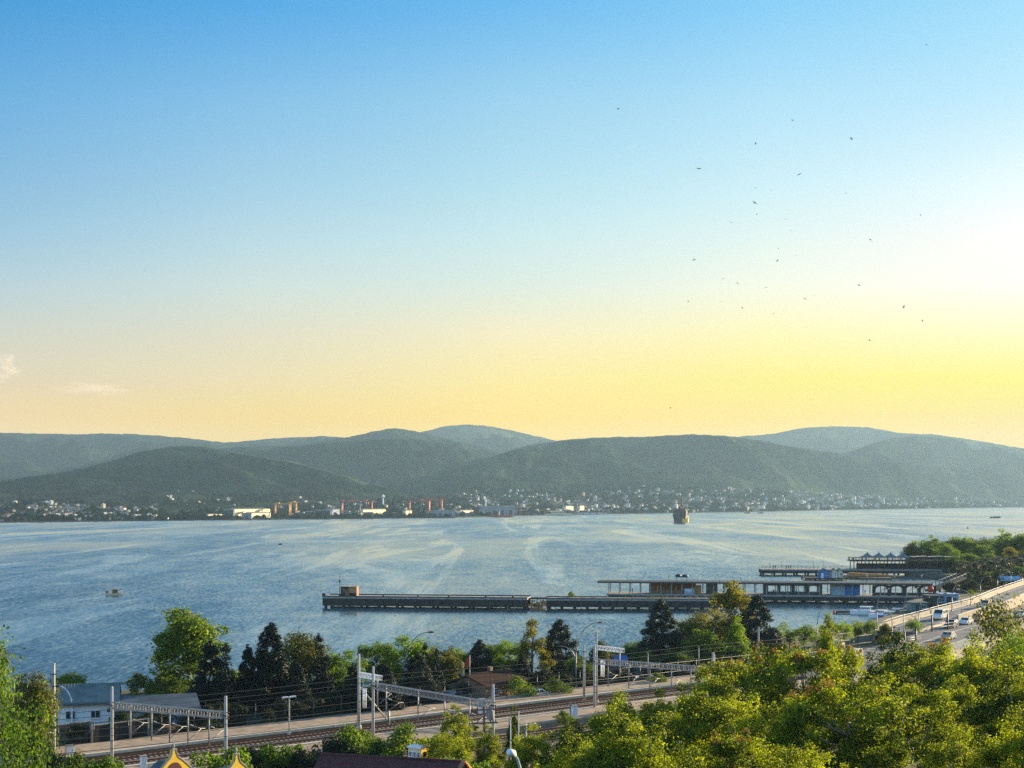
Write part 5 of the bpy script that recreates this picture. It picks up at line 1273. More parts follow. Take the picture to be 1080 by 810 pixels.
def cafe():
    x0, x1 = sx2(684), sx2(734); w = x1 - x0; o = empty('pier_cafe', on(a2, r2, x0, 1.8, 2.35), r2, 'open café with an orange end wall and blue white boards on the ferry pier', 'café')
    k = MB(); k.box((w / 2, 5.0, 1.6), (w, .2, 3.2)); k.build('back_wall', M['brick'], o)
    k = MB(); k.box((w - .15, 2.5, 1.6), (.3, 4.8, 3.2)); k.box((w + .8, .6, 1.3), (1.6, .3, 2.6)); k.build('end_wall', M['orange'], o)
    k = MB(); k.box((w * .86, -.1, .85), (w * .22, .12, 1.7)); k.build('board', M['pale_blue'], o)
    k = MB(); k.box((w * .86, -.18, 1.05), (w * .16, .04, .5)); k.build('sign_panel', M['white'], o)
    k = MB(); k.box((w * .35, .4, .5), (w * .66, .5, 1.0)); k.build('counter', M['wood'], o)
    for i in range(6): k = MB(); k.box((w * (.06 + .13 * i), 1.3, 1.5), (.5, .1, 1.5 + .5 * (i % 2))); k.build('menu_board', M['orange' if i % 3 == 1 else 'wood'], o)
cafe()
shop(745, 757, 'dark_metal', 'dark closed shop right of the orange walled café on the ferry pier')
shop(806, 868, 'dark_metal', 'dark waiting room with four bright window openings on the ferry pier', windows=((.16, 3.0), (.38, 3.2), (.62, 3.0), (.86, 3.0)))
shop(878, 892, 'pale_blue', 'pale blue shop with its shutter down on the ferry pier', front='pale_blue')
shop(892, 908, 'blue', 'bright blue shop with shutter beside the pale blue one on the ferry pier', front='blue')
def arcade():
    x0, x1 = sx2(922), sx2(986); w = x1 - x0; o = empty('pier_arcade', on(a2, r2, x0, .3, 2.35), r2, 'dark arcade of three wide arches at the shore end of the ferry pier', 'arcade')
    k = MB(); n = 4; bay = w / n
    for i in range(n + 1): k.box((i * bay, .3, 1.5), (.9, .5, 3.0))
    for i in range(n):
        c = (i + .5) * bay; r = bay / 2 - .45; pts = [(c - r - .02, 0, 3.1), (c - r - .02, 0, 1.7)] + [(c - r * math.cos(math.pi * q / 10), 0, 1.7 + 1.1 * math.sin(math.pi * q / 10)) for q in range(1, 10)] + [(c + r + .02, 0, 1.7), (c + r + .02, 0, 3.1)]
        for q in range(len(pts) - 1):
            p, s = pts[q], pts[q + 1]
            if abs(p[0] - s[0]) > .01: k.prism([p, s, (s[0], 0, 3.1), (p[0], 0, 3.1)], (0, .08, 0), (0, .52, 0))
    k.build('arch', M['dark_concrete'], o); k = MB(); k.box((w / 2, .3, .5), (w, .14, .9)); k.build('parapet', M['dark_concrete'], o)
arcade()
for px, lab in ((705, 'over the café'), (759, 'over the dark closed shop'), (782, 'left of the waiting room'), (816, 'over the waiting room, first'), (850, 'over the waiting room, second'), (885, 'over the pale blue shop'), (918, 'beside the bright blue shop'), (948, 'over the arcade, first'), (977, 'over the arcade, last'), (660, 'over the open outer end')):
    p = on(a2, r2, sx2(px), 8.0, 5.98); o = empty('pier_lamp', p, r2, f'small lamp on a thin stalk on the pier roof {lab}', 'lamp', 'lamps on the pier roof')
    k = MB(); k.tube([(0, 0, 0), (0, 0, 2.0)], .05, 5); k.build('stalk', M['dark_metal'], o); k = MB(); k.tube([(-.3, 0, 2.0), (.3, 0, 2.05)], .1, 6); k.build('lamp_head', M['white'], o)
p = on(a2, r2, sx2(720), 4.0, 5.97); o = empty('roof_tank', p, r2, 'dark water tank standing on legs on the ferry pier roof', 'tank')
k = MB(); k.lathe((.7, 0, 1.25), [(.9, 0), (1.05, .1), (.95, .5), (.3, .8)], 10); k.lathe((-1.3, .3, 1.35), [(.8, 0), (.95, .1), (.85, .5), (.25, .8)], 10); k.box((-.3, 0, 1.22), (3.6, 1.6, .1)); k.build('vessel', M['dark_metal'], o)
for x, y in ((-1, -1), (1, -1), (1, 1), (-1, 1)): k = MB(); k.tube([(x * 1.4 - .3, y * .7, 0), (x * 1.4 - .3, y * .7, 1.2)], .09, 5); k.build('leg', M['dark_metal'], o)
p = on(a2, r2, sx2(981), -.6, 4.4); k = MB(); k.lathe((0, 0, 0), [(.3, -.9), (.8, -.5), (.95, .1), (.7, .7), (.2, 1.0)], 10); o = k.build('red_buoy', M['red']); o.location = p; tag(o, 'round red and white buoy hung at the shore end of the pier roof', 'buoy')
# ramp from the shore
def ramp():
    a = G(985, 634, 0); b = P(1014, 0, 455); a.z, b.z = 3.1, 5.6; a.y += 4; o = empty('footbridge', a, 0, 'sloping footbridge with rails from the shore to the ferry pier', 'footbridge'); v = b - a; s = Vector((v.y, -v.x, 0)).normalized() * 1.6
    k = MB(); k.prism([-s, s, v + s, v - s], (0, 0, -.5), (0, 0, 0)); k.build('deck', M['dark_concrete'], o)
    for sg in (-1, 1):
        k = MB(); k.tube([s * sg + Vector((0, 0, 1.1)), v + s * sg + Vector((0, 0, 1.1))], .06, 5)
        for i in range(10): q = v * (i / 9) + s * sg; k.box((q.x, q.y, q.z + .75), (.25, .25, 1.5))
        k.build('railing', M['concrete'], o)
    for f in (.3, .7): k = MB(); q = v * f; k.tube([(q.x, q.y, q.z - .5), (q.x, q.y, -5)], .35, 8); k.build('pier_column', M['dark_concrete'], o)
ramp()

# 3: the far pier with pavilion
j3, a3, L3, r3 = jetty('pier', 803, 607, 1010, 607.5, 9.0, 2.5, 1.6, 4.5, 'far promenade pier with railings and people beyond the ferry pier', curb=False, rail_h=1.1)
sx3 = lambda px: (px - 803) / F * a3.y
for px, lab in ((815, 'outermost'), (827, 'second from the end'), (861, 'near the blue hut'), (872, 'behind the blue hut')):
    p = on(a3, r3, sx3(px), 8.3, 2.5); o = empty('pier_lamp', p, r3, f'tall slim lamp post on the promenade pier, {lab}', 'lamp post', 'lamp posts on the promenade pier'); k = MB(); k.tube([(0, 0, 0), (0, 0, 4.6)], [.08, .05], 5); k.build('pole', M['dark_metal'], o); k = MB(); k.tube([(-.25, 0, 4.6), (.25, 0, 4.6)], .12, 6); k.build('lamp_head', M['white'], o)
def pavilion():
    x0, x1 = sx3(899), sx3(1011); w = x1 - x0; o = empty('pavilion', on(a3, r3, x0, .4, 2.5), r3, 'two storey dark pavilion on the promenade pier with an open upper terrace', 'pavilion')
    k = MB(); k.box((w / 2, 4.2, 3.4), (w + 1.4, 9.2, .4)); k.build('terrace', M['dark_concrete'], o)
    for i in range(15):
        k = MB()
        for y in (.3, 8): k.box((.4 + i * (w - .8) / 14, y, 1.6), (.32, .32, 3.2))
        k.build('column', M['dark_concrete'], o)
    k = MB()
    for y in (-.2, 8.6):
        k.tube([(-.5, y, 4.6), (w + .5, y, 4.6)], .06, 4)
        for i in range(int(w / 1.3)): k.box((i * 1.3, y, 4.1), (.14 if i % 4 else .5, .14, 1.0))
    k.build('railing', M['dark_metal'], o)
    k = MB(); k.box((w * .5, 4.5, 1.2), (w * .9, .3, 2.2)); k.build('glass_screen', M['glass'], o)
    k = MB(); k.box((w * .26, 4.2, 4.75), (w * .54, 5.2, .22)); k.build('terrace_roof', M['canvas'], o)
    for i in range(6):
        k = MB()
        for y in (1.8, 6.6): k.tube([(.6 + i * w * .104, y, 3.6), (.6 + i * w * .104, y, 4.7)], .09, 5)
        k.build('roof_post', M['dark_metal'], o)
    for i in range(9): k = MB(); x = w * .58 + i * w * .05; k.box((x, 4.2, 5.0 + .1 * (i % 3)), (w * .042, 6.5, .12)); k.build('pergola_slat', M['concrete'], o)
    return x0, w
px0, pw = pavilion()
for i, px in enumerate((916, 928, 940.5, 953.5)):
    x = sx3(px); o = empty('tent_canopy', on(a3, r3, x, 4.6, 7.37), r3, ['outermost', 'second', 'third', 'shoreward last'][i] + ' of four pointed grey canopies on the pavilion roof', 'canopy', 'pointed canopies of the pavilion')
    k = MB(); n = 6; h = 1.95; wd = 2.35; vs = []; fs = []
    for q in range(n + 1):
        f = q / n; r_ = wd * (1 - f) ** 1.6 * 1.0 + .05; z = h * f
        vs += [(-r_, -r_, z), (r_, -r_, z), (r_, r_, z), (-r_, r_, z)]
    for q in range(n):
        for c in range(4): fs.append((q * 4 + c, q * 4 + (c + 1) % 4, q * 4 + 4 + (c + 1) % 4, q * 4 + 4 + c))
    fs.append((n * 4, n * 4 + 1, n * 4 + 2, n * 4 + 3)); k.add(vs, fs); k.build('canvas', M['canvas'], o)
    k = MB(); k.tube([(0, 0, h - .1), (0, 0, h + .5)], .06, 5); k.build('finial', M['dark_metal'], o)
def pier_hut(px, w, m, label, base_y):
    p = G(px, base_y, .9); s = p.y / F; w *= s; o = empty('beach_hut', p, r3, label, 'hut', 'small painted huts on the floating platform'); h = 2.3
    k = MB(); k.box((0, 1.6, h / 2), (w, 3.2, h)); k.gable_wall((0, 1.6, h), (3.2, w), 1.1, math.pi / 2); k.build('wall', M[m], o)
    k = MB(); k.gable((0, 1.6, h), (3.2, w), 1.15, .2, math.pi / 2); k.build('roof', M['canvas'], o)
    k = MB(); k.box((-w * .2, -.03, .95), (w * .22, .06, 1.9)); k.build('door', M['white'], o); window(w * .2, 1.4, w * .24, .8, -.02, o)
pier_hut(869.5, 11, 'blue', 'bright blue hut with white door on the floating platform', 609.8)
pier_hut(880, 6, 'cream', 'cream hut squeezed beside the bright blue hut', 609.6)
pier_hut(886, 5.5, 'cream', 'smaller cream hut at the right end of the row of huts', 609.4)
def flat_deck(px0, px1, y, depth, z, m, label, name='floating_platform', cat='platform'):
    a, b = G(px0, y, 0), G(px1, y, 0); o = empty(name, a, 0, label, cat); L = (b - a).length
    k = MB(); k.box((L / 2, depth / 2, z - .12), (L, depth, .24)); k.build('deck', M[m], o)
    k = MB(); n = max(2, int(L / 4))
    for i in range(n + 1): k.tube([(i * L / n, .5, -1), (i * L / n, .5, z - .2)], .3, 7); k.tube([(i * L / n, depth - .5, -1), (i * L / n, depth - .5, z - .2)], .3, 7)
    k.build('float', M['dark_concrete'], o); k = MB(); k.box((L / 2, .04, z - .4), (L, .1, .34)); k.build('side_board', M['dark_metal'], o)
flat_deck(850, 893, 612, 8, .9, 'dark_concrete', 'dark floating platform carrying the painted huts')
flat_deck(906, 941, 611, 5, .6, 'wood', 'thin timber raft moored right of the wooden barge', 'raft', 'raft')
def barge():
    a = G(893, 610.5, 0); b = G(916, 608, 0); L = (b - a).length; o = empty('wooden_barge', a, .1, 'reddish brown wooden barge with sloping planks beside the huts', 'barge')
    k = MB(); k.prism([(0, 0, -.3), (L, 0, -.3), (L + 1, 0, 1.0), (-.6, 0, .8)], (0, 0, 0), (0, 5, 0)); k.build('hull', M['wood'], o)
    k = MB(); k.prism([(1, 0, .9), (L * .8, 0, .95), (L * .8, 0, 1.5), (2, 0, 2.3)], (0, .5, 0), (0, 4, 0)); k.build('plank_stack', M['orange'], o)
barge()
# people
def person_mesh(rng):
    """one continuous standing figure grown from a skeleton"""
    me = bpy.data.meshes.new('person'); L = rng.uniform(.08, .16)
    J = [((0, 0, .95), .14), ((0, .01, 1.15), .13), ((0, .02, 1.38), .155), ((0, 0, 1.50), .06), ((0, -.02, 1.60), .085), ((0, -.02, 1.70), .075),
         ((.10, 0, .90), .095), ((.12, -L, .48), .062), ((.12, 0, .08), .05), ((.12, -.14, .04), .04),
         ((-.10, 0, .90), .095), ((-.12, L, .48), .062), ((-.12, L + .05, .08), .05), ((-.12, L - .08, .04), .04),
         ((.20, .02, 1.42), .058), ((.25, .05, 1.14), .045), ((.24, -.05, .88), .034), ((.24, -.08, .80), .03),
         ((-.20, .02, 1.42), .058), ((-.25, .05, 1.14), .045), ((-.24, -.05, .88), .034), ((-.24, -.08, .80), .03)]
    E = [(0, 1), (1, 2), (2, 3), (3, 4), (4, 5), (0, 6), (6, 7), (7, 8), (8, 9), (0, 10), (10, 11), (11, 12), (12, 13), (2, 14), (14, 15), (15, 16), (16, 17), (2, 18), (18, 19), (19, 20), (20, 21)]
    me.from_pydata([j[0] for j in J], E, []); o = bpy.data.objects.new('person', me); COL.objects.link(o)
    o.modifiers.new('skin', 'SKIN'); sk = me.skin_vertices[0].data
    for i, j in enumerate(J): sk[i].radius = (j[1], j[1]); 
    sk[0].use_root = True
    ss = o.modifiers.new('sub', 'SUBSURF'); ss.levels = 1; ss.render_levels = 1
    dg = bpy.context.evaluated_depsgraph_get(); m2 = bpy.data.meshes.new_from_object(o.evaluated_get(dg)); o.modifiers.clear(); o.data = m2; bpy.data.meshes.remove(me)
    m2.materials.clear(); m2.materials.append(M['skin']); m2.materials.append(M['cloth']); m2.materials.append(M['shirt'])
    for p in m2.polygons:
        z = p.center.z; x = abs(p.center.x); p.use_smooth = True
        p.material_index = 0 if (z > 1.47 and x < .17) or (z < .98 and x > .2) else (1 if z < .96 else 2)
    return o
M['shirt'] = mat('grey_shirt', (0.16, 0.15, 0.16), 0.9, 0.25, 3.0)
rp = random.Random(11); pbase = person_mesh(rp)
PPL = [(a3, r3, sx3(816), 1.4, 2.5, 'person in dark clothes at the outer end of the promenade pier'), (a3, r3, sx3(818.5), 2.2, 2.5, 'second person from the outer end of the promenade pier'),
       (a3, r3, sx3(829.5), 1.2, 2.5, 'person of the group on the promenade pier, left'), (a3, r3, sx3(832), 1.6, 2.5, 'person of the group on the promenade pier, middle'), (a3, r3, sx3(834.5), 1.3, 2.5, 'person of the group on the promenade pier, right'),
       (a2, r2, sx2(667), 2.0, 2.35, 'person walking under the open outer roof of the ferry pier'), (a2, r2, sx2(816), 1.2, 2.35, 'person standing before the waiting room of the ferry pier'), (a2, r2, sx2(840), 1.2, 2.35, 'person walking past the middle of the ferry pier waiting room'), (a2, r2, sx2(913), 1.4, 2.35, 'person beside the bright blue shop on the ferry pier')]
for i, (a, r_, x, y, z, lab) in enumerate(PPL):
    o = pbase if i == 0 else pbase.copy()
    if i: COL.objects.link(o)
    o.location = on(a, r_, x, y, z - .0); o.rotation_euler = (0, 0, rp.uniform(0, 6.28)); tag(o, lab, 'person', 'people on the piers')

# ------------------------------------------------------------------ boats
def hull(L, B, hgt, bow=.35, n=9):
    """a boat hull pointing along +x, keel below the water"""
    k = MB(); vs = []; fs = []
    for i in range(n + 1):
        f = i / n; x = (f - .5) * L; w = B / 2 * (1 - max(0, (f - .45) / .55) ** 2.2) * (.82 + .18 * min(1, f * 3)); s = hgt * (1 + bow * f ** 2.5)
        w = max(w, .03); vs += [(x, 0, -.35), (x, -w * .75, -.1), (x, -w, s), (x, w, s), (x, w * .75, -.1)]
    for i in range(n):
        for c in range(5): fs.append((i * 5 + c, i * 5 + (c + 1) % 5, i * 5 + 5 + (c + 1) % 5, i * 5 + 5 + c))
    fs += [(0, 1, 2, 3, 4)]; k.add(vs, fs); return k
def boat(loc, rz, L, B, hg, hm, label, cabin=True, name='motor_boat', cat='boat', group='boats', cm='white', mastz=0):
    o = empty(name, loc, rz, label, cat, group); hull(L, B, hg).build('hull', M[hm], o)
    if cabin:
        k = MB(); k.box((L * .05, 0, hg + .55), (L * .36, B * .66, 1.1), 0, 0, .82); c = k.build('cabin', M[cm], o)
        k = MB(); k.box((L * .07, 0, hg + .72), (L * .36, B * .60, .36), 0, 0, .95); k.build('window', M['glass'], c)
        k = MB(); k.box((L * .0, 0, hg + 1.18), (L * .40, B * .66, .10)); k.build('cabin_roof', M[cm], c)
    k = MB(); k.tube([(L * .48, 0, hg * 1.35 + .5), (L * .2, B * .42, hg + .6), (L * .2, B * .42, hg)], .03, 4); k.tube([(L * .48, 0, hg * 1.35 + .5), (L * .2, -B * .42, hg + .6), (L * .2, -B * .42, hg)], .03, 4); k.build('railing', M['steel'], o)
    if mastz: k = MB(); k.tube([(-L * .1, 0, hg), (-L * .1, 0, hg + mastz)], .06, 5); k.build('mast', M['dark_metal'], o)
    return o
p = G(120.5, 628, 0); o = boat(p, .25, 5.4, 2.0, .7, 'cream', 'small cream fishing boat motoring alone on the left of the bay', True, 'fishing_boat', 'fishing boat', None, 'wood', 2.2)
k = MB(); k.tube([(-2.4, 0, .7), (-2.4, 0, 1.9)], .05, 5); k.box((-2.2, 0, 1.1), (.8, 1.2, .6)); k.build('net_drum', M['wood'], o)
def person_on(p, lab): o = pbase.copy(); COL.objects.link(o); o.location = p; tag(o, lab, 'person', 'people in boats')
for px, y, L, hm, rz, lab, nm in [(914, 648, 8.5, 'white', 2.9, 'white motor boat with a dark windscreen moored behind the boat dock', 'motor_boat'), (930, 652, 6.5, 'white', 2.8, 'smaller white boat moored right of the white motor boat', 'motor_boat'),
                              (938, 653.5, 6.0, 'blue', 2.9, 'blue boat moored next to the smaller white boat', 'motor_boat'), (947, 650, 6.5, 'teal', 2.7, 'teal boat moored in the corner by the flyover', 'motor_boat'), (976, 643, 6.0, 'white', .4, 'white boat moored below the dark quay', 'motor_boat')]:
    boat(G(px, y, 0), rz, L, 2.5, .9, hm, lab, True, nm, 'boat', 'boats moored by the flyover')
flat_deck(882, 924, 647.5, 3.0, .8, 'dark_metal', 'narrow dark boat dock in front of the moored motor boat', 'boat_dock', 'dock')
flat_deck(848, 872, 668, 3.0, .9, 'wood', 'short timber landing stage near the thin curved lamp', 'landing_stage', 'landing stage')
p = G(880, 648, .8); k = MB(); k.lathe((p.x, p.y, .7), [(.25, 0), (.3, .5), (.2, 1.0), (.05, 1.2)], 8); tag(k.build('red_marker', M['red']), 'small red marker post at the outer end of the boat dock', 'marker')
# sheds on the quay
def quay_shed(px0, px1, y, h, m, rm, label):
    a, b = G(px0, y, 2.0), G(px1, y, 2.0); L = (b - a).length; o = empty('quay_shed', a, math.atan2(b.y - a.y, b.x - a.x), label, 'shed', 'sheds on the quay')
    k = MB(); k.box((L / 2, 2.5, h / 2), (L, 5, h)); k.build('wall', M[m], o); k = MB(); k.box((L / 2, 2.5, h + .1), (L + .6, 5.6, .2)); k.build('roof', M[rm], o)
    k = MB(); k.box((L * .4, -.03, h * .42), (1.2, .08, h * .8)); k.build('door', M['dark_metal'], o); window(L * .75, h * .6, 1.1, .8, -.02, o)
quay_shed(979, 995, 640, 2.8, 'dark_concrete', 'tin_grey', 'dark grey shed on the quay left of the pale blue container')
quay_shed(994, 1011, 639, 3.0, 'pale_blue', 'pale_blue', 'pale blue container like shed on the quay behind the flyover parapet')
quay_shed(962, 978, 645.5, 2.2, 'teal', 'tin_green', 'low teal shed on the quay nearest the moored boats')
# the ship at anchor, seen nearly end on
M['ship_brown'] = mat('ship_brown_paint', (.09, .06, .05), .7, .2, .1)
def ship():
    p = G(719, 551, 0); o = empty('cargo_ship', p, R(76), 'dark cargo ship with a rusty mast and sunlight painted yellow on its stern quarter anchored in mid bay', 'ship')
    L, B, hg = 52, 22, 10.5; hull(L, B, hg, .25, 12).build('hull', M['hull_dark'], o)
    k = MB(); k.box((-L * .30, 0, hg + 3), (12, B * .8, 6)); k.box((-L * .30, 0, hg + 7.3), (9, B * .7, 2.6)); s = k.build('superstructure', M['ship_brown'], o)
    k = MB(); k.box((-L * .30, 0, hg + 7.7), (9.2, B * .72, 1.0)); k.build('bridge_window', M['glass'], s)
    k = MB(); k.tube([(-L * .38, 0, hg + 6), (-L * .38, 0, hg + 12)], [2.0, 1.6], 10); k.build('funnel', M['ship_brown'], s)
    k = MB(); k.tube([(2, 0, hg - .5), (2, 0, hg + 25)], [1.5, .6], 8); k.tube([(2, -4, hg + 12), (2, 4, hg + 12)], .4, 5); k.build('mast', M['rust'], o)
    k = MB(); k.tube([(2, 0, hg + 4), (16, 0, hg + 10)], [.6, .3], 6); k.build('derrick', M['crane_dark'], o)
    k = MB(); k.box((-L * .45, -B * .36, hg * .30), (7, B * .36, hg * .48)); k.build('sunlight_patch', M['yellow'], o)  # yellow block stands in for sunlight on the stern quarter
    k = MB()
    for x in (-4, 6, 16): k.box((x, 0, hg + .8), (8, B * .6, 1.6))
    k.build('hatch', M['crane_dark'], o)
ship()
boat(G(1050, 546.5, 0), .3, 20, 6, 2.4, 'hull_dark', 'dark launch far out on the right of the bay', True, 'launch', 'boat', None, 'white', 6)
boat(G(1021, 557.5, 0), 1.2, 5, 2.0, .9, 'hull_dark', 'tiny dark skiff out on the right below the launch', True, 'skiff', 'boat', None, 'dark_metal', 0)
boat(G(295.5, 574.5, 0), .2, 2.6, 1.2, .7, 'hull_dark', 'tiny dark rowing boat alone in the middle of the left bay', False, 'rowing_boat', 'boat', None)
for px, y in ((788, 541.5), (802, 541.5)): boat(G(px, y, 0), .1, 14, 5, 2, 'hull_dark', 'dark little boat close under the far town right of the cargo ship' if px < 800 else 'dark little boat close under the far town, further right of the cargo ship', True, 'small_boat', 'boat', 'boats under the far town')
# ------------------------------------------------------------------ the far shore: shipyard and town
def far_hall(px0, px1, ytop, u, depth, rz, m, label, roof='tin_grey', name='shipyard_hall', cat='hall'):
    d = shore_d(px0) + u; s = d / F; a = P(px0, 0, d); w = (px1 - px0) * s; z0 = 1.5; h = H - (ytop - HY) / F * d - z0; w /= max(.3, math.cos(rz) + .14 * (rz > .6)) * (.93 if rz > .6 else 1)
    o = empty(name, (a.x, a.y, z0), rz, label, cat, {'workshop': 'workshops of the shipyard waterfront', 'waterfront_building': 'low waterfront buildings on the left shore'}.get(name, 'halls of the far shipyard'))
    k = MB(); k.box((w / 2, depth / 2, h / 2), (w, depth, h)); k.build('wall', M[m], o)
    k = MB(); k.gable((w / 2, depth / 2, h), (w, depth), max(1.0, h * .12), .5); k.build('roof', M[roof], o)
    k = MB()
    for i in range(max(1, int(w / 14))): k.box(((i + .5) * w / max(1, int(w / 14)), -.1, h * .35), (5, .3, h * .6))
    k.build('gate', M['dark_metal'], o)
    return o
M['hall_cream'] = mat('cream_hall_sheet', (.85, .68, .42), .7, .05, .05); M['hall_dark'] = mat('dark_hall_sheet', (.05, .08, .085), .7, .15, .05); M['hall_grey'] = mat('grey_hall_sheet', (.28, .31, .34), .7, .15, .05)
far_hall(246, 281, 537, 60, 18, R(68), 'hall_cream', 'big cream hall lit by the sun on the far shore, largest of the shipyard')
far_hall(262, 283, 541, 14, 6, R(68), 'hall_cream', 'lower cream hall in front of the biggest cream hall')
far_hall(255, 265, 541.5, 8, 18, R(5), 'hall_grey', 'small blue grey shed against the cream halls')
far_hall(235, 246, 538, 50, 40, R(5), 'hall_dark', 'dark green hall left of the biggest cream hall')
far_hall(220, 235, 542.5, 20, 8, R(68), 'hall_cream', 'pale low building left of the dark green hall')
far_hall(322, 332, 540, 20, 30, R(4), 'hall_dark', 'dark hall at the left of the double dark hall')
far_hall(333, 348, 538.5, 22, 34, R(6), 'hall_dark', 'wide dark green double hall in the middle of the shipyard')
far_hall(349, 358, 537, 40, 12, R(50), 'white', 'white grey hall next to the double dark hall')
far_hall(383, 408, 537.5, 60, 10, R(68), 'hall_cream', 'long low pale hall right of the dark gantry crane')
far_hall(383, 393, 541.5, 8, 20, R(4), 'hall_dark', 'dark small hall before the long low pale hall')
far_hall(428, 435, 538.5, 40, 6, R(68), 'hall_cream', 'small cream hall left of the red gantry crane')
far_hall(449, 480, 539, 30, 30, R(3), 'hall_grey', 'long slate grey hall under the red gantry crane')
far_hall(486, 503, 538.5, 70, 8, R(68), 'hall_cream', 'cream and white sheds right of the red gantry crane')
far_hall(508, 543, 535, 60, 40, R(6), 'hall_grey', 'big green grey hall with a white end')
far_hall(534, 543.5, 534.5, 40, 8, R(60), 'white', 'white end building at the right of the big green grey hall')
far_hall(597, 608, 534, 160, 8, R(68), 'hall_cream', 'pale cream block behind the anchored cream ferry')
far_hall(612, 618, 533.5, 180, 8, R(68), 'hall_cream', 'small sunlit block right of the anchored cream ferry')
far_hall(604, 640, 541, 30, 16, R(2), 'white', 'long low white shed along the quay right of the cream ferry')
far_hall(40, 98, 548.5, 60, 8, R(40), 'hall_cream', 'long pinkish low building along the left shore')
far_hall(118, 150, 549, 50, 14, R(4), 'white', 'long low white building on the left shore')
rw = random.Random(77)
for k_ in range(26):
    px = 312 + k_ * 9.6 + rw.uniform(-2, 2); w_ = rw.uniform(5, 12); yb = HY + F * H / (shore_d(px) + 20)
    far_hall(px, px + w_, yb - rw.uniform(2.6, 6.0), rw.uniform(15, 90), rw.uniform(8, 16), R(rw.choice((4, 8, 30, 62, 66))), rw.choice(('hall_grey', 'hall_dark', 'hall_grey', 'white', 'hall_cream', 'brick')), 'low workshop in the jumbled row along the shipyard waterfront', 'tin_grey', 'workshop', 'workshop')
for k_ in range(12):
    px = 4 + k_ * 18 + rw.uniform(-5, 5); yb = HY + F * H / (shore_d(px) + 20)
    far_hall(px, px + rw.uniform(4, 9), yb - rw.uniform(1.6, 3.2), rw.uniform(15, 60), 10, R(rw.choice((5, 40, 64))), rw.choice(('white', 'hall_cream', 'hall_grey')), 'low pale waterfront building on the shore left of the shipyard', 'tile', 'waterfront_building', 'building')
def gantry_crane(px0, px1, ytop, d_off, m, label, m2=None, hoist=.6):
    d = shore_d(px0) + d_off; s = d / F; a = P(px0, 0, d); w = (px1 - px0) * s; z0 = 1.5; h = H - (ytop - HY) / F * d - z0; dp = 8; t = max(.9, .72 * s)
    o = empty('gantry_crane', (a.x, a.y, z0), 0, label, 'crane', 'gantry cranes of the shipyard')
    k = MB()
    for y in (0, dp): k.box((w / 2, y, h - t / 2), (w + 6, t * .8, t * 1.3))
    for x in (0, w): k.box((x, dp / 2, h - t / 2), (t * .7, dp, t))
    k.build('girder', M[m], o)
    for x, mm in ((0, m), (w, m2 or m)):
        k = MB()
        for y in (0, dp): k.tube([(x, y + (1 if y == 0 else -1) * -2, 0), (x, y, h - t)], [t * .55, t * .7], 6)
        k.box((x, dp / 2, .8), (t, dp + 5, 1.4)); k.tube([(x, 0, h * .4), (x, dp, h * .62)], t * .25, 5); k.build('leg', M[mm], o)
    k = MB(); k.box((w * hoist, dp / 2, h + .6), (4, 6, 1.8)); k.tube([(w * hoist, dp / 2, h), (w * hoist, dp / 2, h * .62)], .3, 5); k.build('trolley', M[m], o)
gantry_crane(290, 305, 531, 60, 'crane_yellow', 'orange yellow gantry crane beside the cream halls', None, .2)
gantry_crane(306, 312, 529.5, 90, 'crane_yellow', 'tall narrow orange crane right behind the orange gantry')
gantry_crane(360, 379.5, 530, 40, 'crane_dark', 'dark gantry crane in the middle of the shipyard')
gantry_crane(361, 392, 528, 120, 'crane_red', 'reddish gantry crane right behind the dark one', 'crane_red', .8)
gantry_crane(432, 452.5, 527.5, 50, 'crane_red', 'wide red gantry crane left of the tallest red one', 'crane_red')
gantry_crane(453, 466, 526.5, 80, 'crane_red', 'red gantry crane furthest right in the shipyard', None, .9)
def tower(px, yt, w, label):
    d = shore_d(px) + 500; p = P(px, yt, d); m = MB(); m.tube([(p.x, p.y, 5), (p.x, p.y, p.z)], [w, w * .6], 8); m.lathe((p.x, p.y, p.z), [(w * .6, 0), (w * 1.2, 1), (w * 1.2, 4), (.2, 7)], 8); tag(m.build('minaret', M['white']), label, 'minaret', 'minarets of the far town')
tower(404, 525, 2.2, 'thin white minaret between the gantry cranes'); tower(932, 527, 3.2, 'thin minaret in the hazy town on the right shore'); tower(512, 530, 2.0, 'thin minaret left of the big green grey hall')
def far_ship():
    p = G(589, 543.8, 0); s = p.y / F; L = 29 * s; o = empty('moored_ferry', p, R(6), 'long cream ship moored at the far quay right of the shipyard', 'ship'); hull(L, 11, 4.0, .3, 10).build('hull', M['hall_cream'], o)
    k = MB(); k.box((0, 0, 6), (L * .52, 8, 4)); k.box((-2, 0, 9), (L * .34, 7, 2.4)); c = k.build('superstructure', M['hall_cream'], o); k = MB(); k.box((0, 0, 6.4), (L * .53, 8.2, .9)); k.build('window', M['glass'], c)
    k = MB(); k.tube([(-4, 0, 10), (-4, 0, 15)], [1.4, 1.1], 8); k.build('funnel', M['crane_yellow'], o)
    p = G(529, 545.5, 0); o = empty('moored_ship', p, R(-8), 'small dark ship with a red hull moored before the big green grey hall', 'ship'); hull(40, 9, 3.5, .4, 9).build('hull', M['crane_red'], o)
    k = MB(); k.box((-9, 0, 7), (9, 7, 7)); k.build('superstructure', M['hull_dark'], o)
far_ship()
